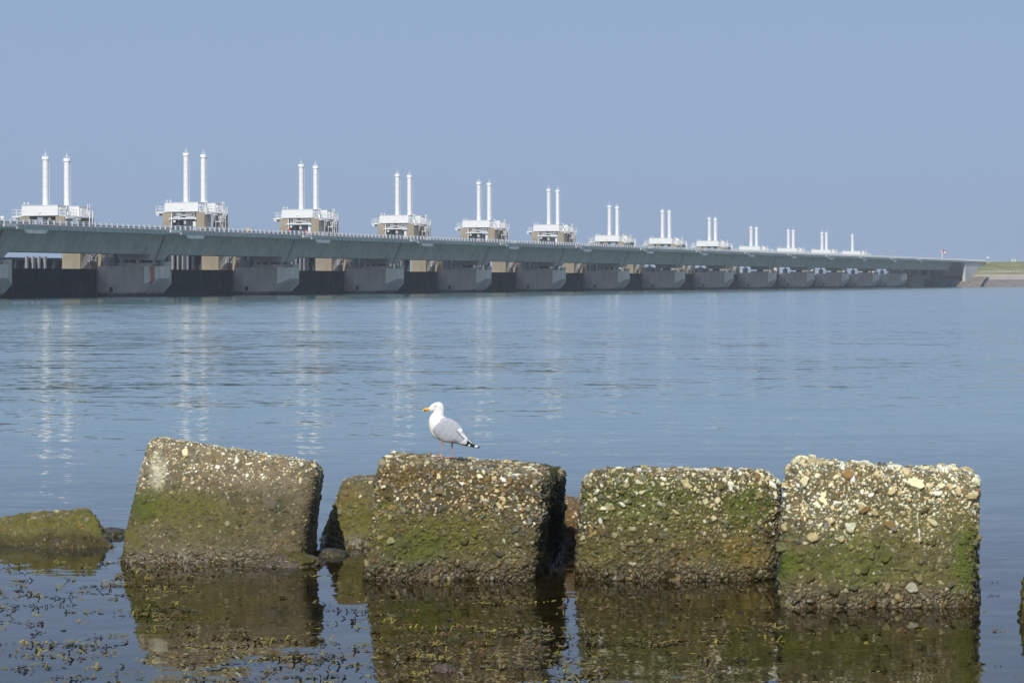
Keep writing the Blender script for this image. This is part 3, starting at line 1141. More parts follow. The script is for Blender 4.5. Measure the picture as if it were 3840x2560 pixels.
def pebble_layer(P, cell, seed, dens, size):
    """nearest stone of one size class at every point: (height of its dome over the surface, random number of the stone)"""
    q = P / cell - 0.5
    b = np.floor(q).astype(np.int64)
    best = np.full(len(P), -1.0, np.float32)
    rid = np.zeros(len(P), np.float32)
    for dx in (0, 1):
        for dy in (0, 1):
            for dz in (0, 1):
                cx, cy, cz = b[:, 0] + dx, b[:, 1] + dy, b[:, 2] + dz
                h = [hash01(cx, cy, cz, seed + k * 101) for k in range(8)]
                ex = h[0] < dens
                c = np.stack([cx + 0.5 + (h[1] - 0.5) * 0.8, cy + 0.5 + (h[2] - 0.5) * 0.8, cz + 0.5 + (h[3] - 0.5) * 0.8], 1) * cell
                r = cell * size * (0.55 + 0.45 * h[4])
                dl = (P - c) / r[:, None]
                # oblong, tilted stones
                ang = h[5] * 3.14159
                ca, sa = np.cos(ang), np.sin(ang)
                x = dl[:, 0] * ca + dl[:, 2] * sa
                z = -dl[:, 0] * sa + dl[:, 2] * ca
                fl = 1.0 + 0.8 * h[6]
                d2 = x * x + (z * fl) ** 2 + dl[:, 1] ** 2
                dome = np.where(ex & (d2 < 1), r * np.sqrt(np.clip(1 - d2 ** 2, 0, 1)), -1)
                up = dome > best
                best = np.where(up, dome, best)
                rid = np.where(up, h[7], rid)
    return best, rid


def attr_stone(name, wet=True):
    m, nt, bs = new_mat(name)
    at_ = N(nt, "ShaderNodeAttribute", attribute_name="Col")
    tc = N(nt, "ShaderNodeTexCoord")
    f = noise(nt, tc.outputs["Object"], 160.0, 3, 0.7)
    g = ramp(nt, f.outputs[0], [(0.3, (0.30, 0.30, 0.30)), (0.7, (0.72, 0.72, 0.72))])
    col = mixc(nt, 0.45, at_.outputs["Color"], g, 'OVERLAY')
    nt.links.new(col, bs.inputs["Base Color"])
    geo = N(nt, "ShaderNodeNewGeometry")
    sp = N(nt, "ShaderNodeSeparateXYZ")
    nt.links.new(geo.outputs["Position"], sp.inputs[0])
    ro = N(nt, "ShaderNodeMapRange")
    ro.inputs[1].default_value = 0.06
    ro.inputs[2].default_value = 0.20
    ro.inputs[3].default_value = 0.28
    ro.inputs[4].default_value = 0.92
    nt.links.new(sp.outputs[2], ro.inputs[0])
    nt.links.new(ro.outputs[0], bs.inputs["Roughness"])
    bs.inputs["Specular IOR Level"].default_value = 0.35
    bp = N(nt, "ShaderNodeBump")
    bp.inputs["Strength"].default_value = 0.5
    bp.inputs["Distance"].default_value = 0.004
    nt.links.new(f.outputs[0], bp.inputs["Height"])
    nt.links.new(bp.outputs[0], bs.inputs["Normal"])
    return m


M["block"] = attr_stone("weathered_aggregate_concrete")


def cube_surface(nx, ny, nz):
    """vertices (0..1) and quads of a box surface grid with shared edges"""
    idx, key, faces = {}, [], []
    def grid(a, b, na, nb, fix, val, flip):
        g = np.empty((na + 1, nb + 1), np.int64)
        ii, jj = np.meshgrid(np.arange(na + 1), np.arange(nb + 1), indexing="ij")
        k = [None] * 3
        k[a], k[b], k[fix] = ii, jj, np.full_like(ii, val)
        code = (k[0] * 10007 + k[1]) * 10007 + k[2]
        q = np.stack([code[:-1, :-1], code[1:, :-1], code[1:, 1:], code[:-1, 1:]], -1).reshape(-1, 4)
        if flip: q = q[:, ::-1]
        faces.append(q)
    grid(0, 2, nx, nz, 1, 0, False)
    grid(0, 2, nx, nz, 1, ny, True)
    grid(1, 2, ny, nz, 0, 0, True)
    grid(1, 2, ny, nz, 0, nx, False)
    grid(0, 1, nx, ny, 2, 0, True)
    grid(0, 1, nx, ny, 2, nz, False)
    F = np.concatenate(faces)
    codes, inv = np.unique(F, return_inverse=True)
    F = inv.reshape(-1, 4)
    z = codes % 10007
    y = (codes // 10007) % 10007
    x = codes // (10007 * 10007)
    V = np.stack([x / nx, y / ny, z / nz], 1).astype(np.float64)
    return V, F


def vert_normals(V, F):
    a = V[F[:, 2]] - V[F[:, 0]]
    b = V[F[:, 3]] - V[F[:, 1]]
    n = np.cross(a, b)
    out = np.zeros_like(V)
    for k in range(4):
        for c in range(3):
            out[:, c] += np.bincount(F[:, k], weights=n[:, c], minlength=len(V))
    return out / np.maximum(np.linalg.norm(out, axis=1, keepdims=True), 1e-9)


def np_mesh(name, V, F, colr, mat):
    me = bpy.data.meshes.new(name)
    me.vertices.add(len(V))
    me.vertices.foreach_set("co", V.astype(np.float32).ravel())
    me.loops.add(len(F) * 4)
    me.loops.foreach_set("vertex_index", F.astype(np.int32).ravel())
    me.polygons.add(len(F))
    me.polygons.foreach_set("loop_start", np.arange(0, len(F) * 4, 4, dtype=np.int32))
    me.polygons.foreach_set("use_smooth", np.ones(len(F), bool))
    me.update()
    a = me.color_attributes.new("Col", 'FLOAT_COLOR', 'POINT')
    c4 = np.ones((len(V), 4), np.float32)
    c4[:, :3] = colr
    a.data.foreach_set("color", c4.ravel())
    me.materials.append(mat)
    o = bpy.data.objects.new(name, me)
    COL.objects.link(o)
    return o


BLOCKS = {}


def make_block(name, front, back, seed, layers, matrix=(0.17, 0.14, 0.10), bright=0.25, bright_lo=0.06, rr=0.09, coat=(0.10, 0.30), coat_col=(0.075, 0.057, 0.026),
               moss_shade=(), lump=0.02, res=0.006, chips=(), pal=None, white_streaks=False, warp=0.03, tone_=(0.97, 1.0, 0.86)):
    """front/back: pixel corners TL, TR, BR, BL as (px, py, depth); the lower corners lie on the water line"""
    cf = [np.array(at(*c)) for c in front]
    cb = [np.array(at(*c)) for c in back]
    def down(t, b, z=-0.35):
        k = (z - t[2]) / (b[2] - t[2])
        return t + (b - t) * k
    TLf, TRf, BRf, BLf = cf
    TLb, TRb, BRb, BLb = cb
    c8 = {(0, 0, 0): down(TLf, BLf), (1, 0, 0): down(TRf, BRf), (0, 0, 1): TLf, (1, 0, 1): TRf,
          (0, 1, 0): down(TLb, BLb), (1, 1, 0): down(TRb, BRb), (0, 1, 1): TLb, (1, 1, 1): TRb}
    L = [np.linalg.norm(c8[1, 0, 1] - c8[0, 0, 1]), np.linalg.norm(c8[0, 1, 1] - c8[0, 0, 1]), np.linalg.norm(c8[0, 0, 1] - c8[0, 0, 0])]
    n = [max(8, int(L[0] / res)), max(8, int(L[1] / (res * 2.2))), max(8, int(L[2] / res))]
    V, F = cube_surface(*n)
    # rounded edges, in metres along each axis
    Lm = np.array(L)
    p = V * Lm
    r = np.minimum(rr, Lm * 0.45)
    q = np.clip(p, r, Lm - r)
    dlt = p - q
    ln = np.linalg.norm(dlt, axis=1, keepdims=True)
    edge = (np.abs(dlt) > 1e-9).sum(1) > 1
    # project the swollen corner back onto a rounded one
    mx = np.max(np.abs(dlt), axis=1, keepdims=True)
    p = np.where(ln > 1e-9, q + dlt / np.maximum(ln, 1e-9) * mx, p)
    u = p / Lm
    W = np.zeros_like(p)
    for (i, j, k), c in c8.items():
        w = (u[:, 0] if i else 1 - u[:, 0]) * (u[:, 1] if j else 1 - u[:, 1]) * (u[:, 2] if k else 1 - u[:, 2])
        W += w[:, None] * c
    Nn = vert_normals(W, F)
    X = W.astype(np.float32)
    lumps = (fbm(X, 1.6, seed, 3) - 0.5) * 2 * warp + (fbm(X, 7.0, seed + 5, 4) - 0.5) * 2 * lump
    for (cx, cy, cYd, rad, dep) in chips:
        c = np.array(at(cx, cy, cYd))
        lumps -= dep * sstep(rad, rad * 0.2, np.linalg.norm(X - c + (fbm(X, 9, seed + 61, 2)[:, None] - 0.5) * 0.15, axis=1))
    z = X[:, 2]
    hgt = np.clip(z / max(0.2, TLf[2]), 0, 1.2)
    f1 = fbm(X, 2.2, seed + 31, 4)
    f2 = fbm(X, 26.0, seed + 41, 3)
    mtx = np.array(matrix, np.float32)
    col = mtx * (0.45 + 1.1 * f2)[:, None]
    tint = fbm(X, 3.5, seed + 71, 3)
    col = col * (1 + (tint[:, None] - 0.5) * np.array([0.5, 0.25, -0.1]))
    disp = lumps + (f2 - 0.5) * 0.006
    hitlev = np.zeros(len(X), np.float32)
    palette = PAL if pal is None else np.array(pal, np.float32)
    for li, (cell, dens, size, prot, brm) in enumerate(layers):
        bend = np.stack([vnoise(X, 0.9 / cell, seed + 301 + q_) + 0.5 * vnoise(X, 2.3 / cell, seed + 311 + q_) for q_ in range(3)], 1) - 0.75
        dome, rid = pebble_layer(X + bend * (cell * 0.62), cell, seed + 1000 * li, dens, size)
        hit = dome > 0
        soft = np.where(hit, np.minimum(dome, cell * 0.22), 0)
        # bright stones get rarer towards the water line
        pb = np.clip((bright_lo + (bright - bright_lo) * sstep(0.25, 0.85, hgt + (f1 - 0.5) * 0.5)) * brm, 0, 0.95)
        sel = rid < pb
        nb = 3
        ib = np.clip((rid / np.maximum(pb, 1e-3) * nb * 0.999).astype(int), 0, nb - 1)
        idk = 2 + np.clip(((rid - pb) / np.maximum(1 - pb, 1e-3) * (len(palette) - 2) * 0.999).astype(int), 0, len(palette) - 3)
        cc = np.where(sel[:, None], palette[ib], palette[idk])
        cc = cc * (0.8 + 0.4 * ((rid * 91.7) % 1.0))[:, None] * (0.82 + 0.36 * f2)[:, None]
        rim = np.clip(dome / (cell * 0.12), 0, 1)
        # crevice grime round a stone
        col = np.where(hit[:, None], cc * (0.42 + 0.58 * rim)[:, None], col)
        disp = np.where(hit, lumps + soft * prot * 3.0 + 0.002, disp)
    # brown film of the tide zone, green weed and one side face's painted shade, dark wet foot
    ck = sstep(coat[1], coat[0], (hgt + (f1 - 0.5) * 0.55)) * 0.82
    cc = np.array(coat_col, np.float32) * (0.55 + 0.9 * f2)[:, None]
    col = col * (1 - ck[:, None]) + (0.30 * col + 0.62 * cc) * ck[:, None]
    gn = fbm(X, 5.0, seed + 91, 4)
    gf = fbm(X, 40.0, seed + 93, 2)
    for (mx_, my_, mY, rad, st, mc) in moss_shade:
        c = np.array(at(mx_, my_, mY))
        dd = np.abs(X - c) / (np.array(rad) if hasattr(rad, "__len__") else np.array([rad, 9, rad]))
        mk = sstep(1.0, 0.2, np.sqrt((dd[:, [0, 2]] ** 2).sum(1)) + (gn - 0.5) * 1.3) * st
        mk = mk * sstep(0.34, 0.62, gn * 0.5 + gf * 0.5 + 0.12)
        col = col * (1 - mk[:, None]) + np.array(mc, np.float32) * (0.45 + 1.1 * gf)[:, None] * mk[:, None]
    gm = sstep(0.56, 0.74, gn) * 0.45 * sstep(1.1, 0.3, hgt)
    col = col * (1 - gm[:, None]) + np.array((0.055, 0.062, 0.018), np.float32) * (0.5 + f2)[:, None] * gm[:, None]
    if white_streaks:
        for (sx, y0, y1, w) in white_streaks:
            a_, b_ = np.array(at(sx, y0, TLf[1])), np.array(at(sx, y1, TLf[1]))
            wob = (vnoise(X * np.array([0, 0, 1.0], np.float32), 14.0, seed + 3) - 0.5) * 0.03
            k = sstep(w, w * 0.4, np.abs(X[:, 0] - a_[0] - wob)) * sstep(b_[2], b_[2] + 0.03, z) * sstep(a_[2] + 0.02, a_[2], z) * (Nn[:, 1] < -0.4) * sstep(0.40, 0.52, f2)
            col = col * (1 - k[:, None]) + np.array((0.68, 0.66, 0.6), np.float32) * k[:, None]
    col = col * np.array(tone_, np.float32)
    wet = sstep(0.17, 0.05, z + (f1 - 0.5) * 0.12)
    col = col * (1 - wet[:, None] * np.array([0.42, 0.47, 0.60]))
    Wd = W + Nn * disp[:, None]
    o = np_mesh(name, Wd, F, np.clip(col, 0.004, 0.8), M["block"])
    BLOCKS[name + str(seed)] = (Wd, c8)
    return o


GREEN, OLIVE = (0.066, 0.088, 0.012), (0.110, 0.104, 0.022)
FINE = [(0.020, 0.62, 0.56, 0.30, 0.9), (0.034, 0.42, 0.54, 0.30, 1.2), (0.06, 0.22, 0.50, 0.28, 1.4), (0.11, 0.10, 0.45, 0.24, 1.6)]
COARSE = [(0.019, 0.75, 0.58, 0.42, 0.9), (0.032, 0.72, 0.60, 0.50, 0.9), (0.052, 0.48, 0.58, 0.50, 1.3), (0.085, 0.24, 0.54, 0.48, 1.4)]
b1 = make_block("concrete_block", [(556, 1636, 21.95), (1190, 1742, 21.75), (1128, 2112, 21.6), (436, 2112, 21.6)],
                [(585, 1634, 22.9), (1206, 1738, 22.55), (1186, 2075, 22.34), (500, 2070, 22.4)], 11, FINE, matrix=(0.18, 0.145, 0.105), bright=0.42, bright_lo=0.06, rr=0.10,
                coat=(0.42, 0.75), moss_shade=[(600, 1890, 21.7, (0.8, 9, 0.22), 0.75, OLIVE), (520, 1900, 21.7, (0.3, 9, 0.25), 0.8, GREEN), (470, 2040, 21.6, (0.2, 9, 0.3), 0.8, OLIVE), (760, 1950, 21.7, (0.9, 9, 0.3), 0.45, OLIVE), (590, 1770, 21.8, (0.10, 9, 0.22), 0.9, (0.5, 0.46, 0.38)), (1000, 1830, 21.8, (0.6, 9, 0.25), 0.3, (0.22, 0.17, 0.13))], warp=0.035, lump=0.016, chips=[(560, 1632, 21.95, 0.16, 0.05), (1195, 1740, 21.8, 0.12, 0.04)])
prop(b1, "large tilted concrete block with finer grain, its top sloping down rightward", "concrete block", "weathered concrete blocks in the shallow water")
b3 = make_block("concrete_block", [(1424, 1728, 20.55), (2038, 1796, 20.5), (1992, 2176, 20.35), (1360, 2176, 20.35)],
                [(1465, 1692, 21.9), (2128, 1756, 22.1), (2113, 2088, 22.0), (1420, 2090, 22.0)], 23, COARSE, matrix=(0.085, 0.064, 0.034), bright=0.14, bright_lo=0.04, rr=0.07,
                coat=(0.25, 0.62), moss_shade=[(1640, 2010, 20.4, (1.0, 9, 0.30), 0.8, OLIVE), (1560, 2060, 20.4, (0.5, 9, 0.2), 0.6, GREEN), (1450, 1900, 20.4, (0.15, 9, 0.2), 0.6, OLIVE), (2084, 1900, 21.3, (0.17, 9, 0.9), 1.0, (0.014, 0.024, 0.006)), (2080, 2040, 21.3, (0.17, 9, 0.5), 1.0, (0.012, 0.018, 0.006)), (1500, 1790, 20.5, (0.3, 9, 0.2), 0.5, (0.14, 0.085, 0.02))],  # the near-black moss spots also paint the shade of the right face
                lump=0.032, warp=0.04, chips=[(1405, 1880, 20.4, 0.17, 0.08), (1425, 1725, 20.6, 0.15, 0.05), (1720, 1750, 20.5, 0.12, 0.03)])
prop(b3, "coarse brown concrete block that the gull stands on", "concrete block", "weathered concrete blocks in the shallow water")
b4 = make_block("concrete_block", [(2188, 1764, 20.5), (2925, 1770, 20.5), (2912, 2176, 20.35), (2152, 2176, 20.35)],
                [(2200, 1768, 21.9), (2915, 1776, 21.9), (2912, 2100, 21.8), (2190, 2100, 21.8)], 37, COARSE, matrix=(0.080, 0.066, 0.032), bright=0.36, bright_lo=0.04, rr=0.17,
                coat=(0.35, 0.66), moss_shade=[(2800, 1900, 20.4, (0.35, 9, 0.26), 0.95, GREEN), (2420, 1880, 20.4, (0.9, 9, 0.3), 0.6, GREEN), (2560, 1960, 20.4, (0.8, 9, 0.3), 0.5, OLIVE), (2760, 2080, 20.4, (0.5, 9, 0.2), 0.6, (0.16, 0.12, 0.025)), (2250, 2080, 20.4, (0.3, 9, 0.25), 0.5, OLIVE)],
                lump=0.036, warp=0.04, chips=[(2930, 1768, 20.55, 0.26, 0.09), (2185, 1760, 20.6, 0.14, 0.05), (2500, 1762, 20.6, 0.16, 0.03)], coat_col=(0.085, 0.066, 0.026))
prop(b4, "pebbly concrete block with many white stones in its upper half and rounded corners", "concrete block", "weathered concrete blocks in the shallow water")
b5 = make_block("concrete_block", [(2955, 1740, 18.9), (3672, 1782, 18.9), (3660, 2276, 18.66), (2904, 2279, 18.66)],
                [(2975, 1716, 20.1), (3650, 1768, 20.2), (3655, 2190, 20.0), (2960, 2190, 20.0)], 53,
                [(0.019, 0.8, 0.58, 0.35, 1.1), (0.032, 0.6, 0.58, 0.4, 1.0), (0.055, 0.36, 0.56, 0.45, 1.2), (0.095, 0.26, 0.56, 0.50, 1.3)], matrix=(0.15, 0.125, 0.075), bright=0.56, bright_lo=0.18, rr=0.10,
                coat=(0.22, 0.52), moss_shade=[(2930, 2120, 18.7, (0.22, 9, 0.35), 0.95, GREEN), (3620, 2080, 18.7, (0.22, 9, 0.45), 0.95, GREEN), (3250, 2130, 18.7, (1.2, 9, 0.22), 0.6, OLIVE), (3420, 1990, 18.8, (0.9, 9, 0.35), 0.45, OLIVE), (3150, 2100, 18.8, (0.8, 9, 0.3), 0.45, GREEN)],
                lump=0.034, warp=0.04, chips=[(3680, 1780, 18.95, 0.20, 0.06), (2950, 1735, 18.95, 0.14, 0.06), (3300, 1738, 19.0, 0.2, 0.03)], white_streaks=[(3438, 1905, 2045, 0.006)])
prop(b5, "concrete block with big cream stones along its top, farthest right whole one", "concrete block", "weathered concrete blocks in the shallow water")
WEEDY = [(0.03, 0.5, 0.5, 0.3, 0.5), (0.07, 0.4, 0.55, 0.35, 0.3)]
b0 = make_block("concrete_block", [(-160, 1984, 23.4), (338, 1924, 23.3), (400, 2018, 23.0), (-200, 2050, 23.0)],
                [(-150, 1962, 23.95), (326, 1906, 23.85), (388, 1998, 23.6), (-160, 2016, 23.6)], 71, WEEDY, matrix=(0.12, 0.10, 0.035), bright=0.05, bright_lo=0.02, rr=0.07,
                coat=(0.2, 0.7), moss_shade=[(150, 1975, 23.2, (1.2, 9, 0.2), 0.8, (0.105, 0.092, 0.02)), (320, 1950, 23.2, (0.3, 9, 0.2), 0.8, OLIVE)], lump=0.05, warp=0.07, coat_col=(0.11, 0.085, 0.02))
prop(b0, "low mossy concrete block mostly under water at the left edge", "concrete block", "weathered concrete blocks in the shallow water")
b2 = make_block("concrete_block", [(1292, 1802, 23.05), (1640, 1785, 23.05), (1640, 2056, 22.8), (1197, 2056, 22.8)],
                [(1310, 1796, 24.3), (1640, 1780, 24.3), (1640, 2000, 24.1), (1230, 2000, 24.1)], 83, WEEDY, matrix=(0.13, 0.10, 0.045), bright=0.06, bright_lo=0.02, rr=0.07,
                coat=(0.2, 0.6), moss_shade=[(1350, 1950, 23.0, (0.4, 9, 0.25), 0.9, OLIVE)], lump=0.035, warp=0.05, coat_col=(0.085, 0.06, 0.02))
prop(b2, "smaller brown block half hidden behind the block with the gull", "concrete block", "weathered concrete blocks in the shallow water")
b6 = make_block("concrete_block", [(2040, 1872, 22.9), (2240, 1880, 22.9), (2240, 2054, 22.8), (2040, 2054, 22.8)],
                [(2040, 1868, 23.9), (2240, 1874, 23.9), (2240, 2000, 23.8), (2040, 2000, 23.8)], 97, WEEDY, matrix=(0.12, 0.075, 0.04), bright=0.08, bright_lo=0.02, rr=0.07,
                coat=(0.2, 0.6), lump=0.04, coat_col=(0.07, 0.045, 0.02))
prop(b6, "dark brown block glimpsed in the gap right of the gull's block", "concrete block", "weathered concrete blocks in the shallow water")
b7 = make_block("concrete_block", [(3845, 2130, 18.0), (4300, 2080, 18.0), (4300, 2338, 17.8), (3812, 2338, 17.8)],
                [(3860, 2120, 19.0), (4300, 2080, 19.0), (4300, 2270, 18.8), (3850, 2270, 18.8)], 113, WEEDY, matrix=(0.11, 0.09, 0.04), bright=0.06, bright_lo=0.02, rr=0.14,
                coat=(0.2, 0.7), moss_shade=[(3830, 2200, 18.0, (0.3, 9, 0.3), 0.8, OLIVE)], lump=0.04)
prop(b7, "mossy block showing only a sliver at the right edge", "concrete block", "weathered concrete blocks in the shallow water")


def pebble_rock(name, c, rx, ry, rz, seed, colr, rough=0.22):
    bm = bmesh.new()
    bmesh.ops.create_icosphere(bm, subdivisions=6, radius=1.0)
    V = np.array([v.co for v in bm.verts])
    F3 = np.array([[v.index for v in f.verts] for f in bm.faces])
    bm.free()
    P = V.astype(np.float32)
    k = 1 + (fbm(P, 1.5, seed, 4) - 0.5) * 2 * rough + (fbm(P, 7.0, seed + 3, 3) - 0.5) * 0.25
    X = V * k[:, None] * np.array([rx, ry, rz])
    f = fbm(X.astype(np.float32), 30, seed + 9, 3)
    g = fbm(X.astype(np.float32), 9, seed + 11, 3)
    cc = np.array(colr, np.float32) * (0.3 + 1.5 * f)[:, None]
    mk = sstep(0.55, 0.7, g)[:, None]
    cc = cc * (1 - mk) + np.array((0.08, 0.07, 0.015), np.float32) * (0.4 + f)[:, None] * mk
    me = bpy.data.meshes.new(name)
    me.from_pydata(X.tolist(), [], F3.tolist())
    a = me.color_attributes.new("Col", 'FLOAT_COLOR', 'POINT')
    c4 = np.ones((len(X), 4), np.float32)
    c4[:, :3] = cc
    a.data.foreach_set("color", c4.ravel())
    me.polygons.foreach_set("use_smooth", [True] * len(me.polygons))
    me.materials.append(M["block"])
    o = bpy.data.objects.new(name, me)
    COL.objects.link(o)
    o.location = c
    return o


p = on_water(1085, 2128)
o = pebble_rock("rock", (p.x, p.y + 0.22, -0.02), 0.30, 0.22, 0.14, 221, (0.075, 0.06, 0.04), 0.2)
prop(o, "dark weed covered rock against the foot of the tilted block", "rock")
p = on_water(420, 2005)
o = pebble_rock("rock", (p.x, p.y, -0.04), 0.30, 0.2, 0.11, 203, (0.05, 0.045, 0.03))
prop(o, "flat black weedy rock between the low mossy block and the tilted one", "rock")
p = on_water(1668, 2512)
o = pebble_rock("rock", (p.x, p.y, -0.03), 0.085, 0.09, 0.075, 207, (0.075, 0.05, 0.035))
prop(o, "small brown rock tip breaking the water in front of the gull's block", "rock")
p = on_water(1230, 2085)
o = pebble_rock("rock", (p.x, p.y + 0.1, -0.04), 0.22, 0.2, 0.10, 209, (0.045, 0.04, 0.025))
prop(o, "small black rock in the gap right of the tilted block", "rock")

# ------------------------------------------------------------------ the gull
GS = 0.000456          # metres per pixel of the close-up this bird was measured on


def catmull(A, n):
    A = np.array(A, float)
    out = []
    for i in range(len(A) - 1):
        p0, p1, p2, p3 = A[max(i - 1, 0)], A[i], A[i + 1], A[min(i + 2, len(A) - 1)]
        for k in range(n):
            t = k / n
            out.append(0.5 * ((2 * p1) + (-p0 + p2) * t + (2 * p0 - 5 * p1 + 4 * p2 - p3) * t * t + (-p0 + 3 * p1 - 3 * p2 + p3) * t ** 3))
    out.append(A[-1])
    return np.array(out)


def loft(rings, n=28, steps=5, yc=0.0, colour=None):
    """rings of (outer x, y, inner x, y, half width) in close-up pixels; returns verts, faces, colours"""
    Rg = catmull(rings, steps)
    V, F, C = [], [], []
    for ri, (ax, ay, bx, by, w) in enumerate(Rg):
        A_ = np.array([(ax - 660) * GS, (1385 - ay) * GS])
        B_ = np.array([(bx - 660) * GS, (1385 - by) * GS])
        c = (A_ + B_) / 2
        h = (A_ - B_) / 2
        for k in range(n):
            t = 2 * math.pi * k / n
            q = c + h * math.cos(t)
            V.append((q[0], yc + max(w, 0.0005) * math.sin(t), q[1]))
            C.append(colour(ri / steps, math.cos(t), q, math.sin(t)) if colour else (0.8, 0.8, 0.8))
    m = len(Rg)
    for i in range(m - 1):
        for k in range(n):
            F.append((i * n + k, i * n + (k + 1) % n, (i + 1) * n + (k + 1) % n, (i + 1) * n + k))
    F.append(tuple(reversed(range(n))))
    F.append(tuple((m - 1) * n + k for k in range(n)))
    return V, F, C


def attr_mat(name, rough, scale, strength):
    m, nt, bs = new_mat(name)
    a = N(nt, "ShaderNodeAttribute", attribute_name="Col")
    tc = N(nt, "ShaderNodeTexCoord")
    f = noise(nt, tc.outputs["Object"], scale, 3, 0.6, (0.5, 1, 1))
    col = mixc(nt, 0.18, a.outputs["Color"], ramp(nt, f.outputs[0], [(0.3, (0.35, 0.35, 0.35)), (0.7, (0.62, 0.62, 0.62))]), 'OVERLAY')
    nt.links.new(col, bs.inputs["Base Color"])
    bs.inputs["Roughness"].default_value = rough
    bs.inputs["Specular IOR Level"].default_value = 0.2
    return m


M["feather"] = attr_mat("plumage", 0.85, 70, 0.2)
M["horn"] = attr_mat("beak_horn", 0.4, 60, 0.1)


def loft_obj(name, data, mat, parent=None):
    V, F, C = data
    me = bpy.data.meshes.new(name)
    me.from_pydata(V, [], F)
    a = me.color_attributes.new("Col", 'FLOAT_COLOR', 'POINT')
    c4 = np.ones((len(V), 4), np.float32)
    c4[:, :3] = np.array(C)
    a.data.foreach_set("color", c4.ravel())
    bm = bmesh.new()
    bm.from_mesh(me)
    bmesh.ops.recalc_face_normals(bm, faces=bm.faces)
    bm.to_mesh(me)
    bm.free()
    me.polygons.foreach_set("use_smooth", [True] * len(me.polygons))
    me.materials.append(mat)
    o = bpy.data.objects.new(name, me)
    COL.objects.link(o)
    if parent: o.parent = parent
    return o


WHT, GRY, BLK = (0.82, 0.82, 0.80), (0.40, 0.42, 0.46), (0.018, 0.018, 0.02)


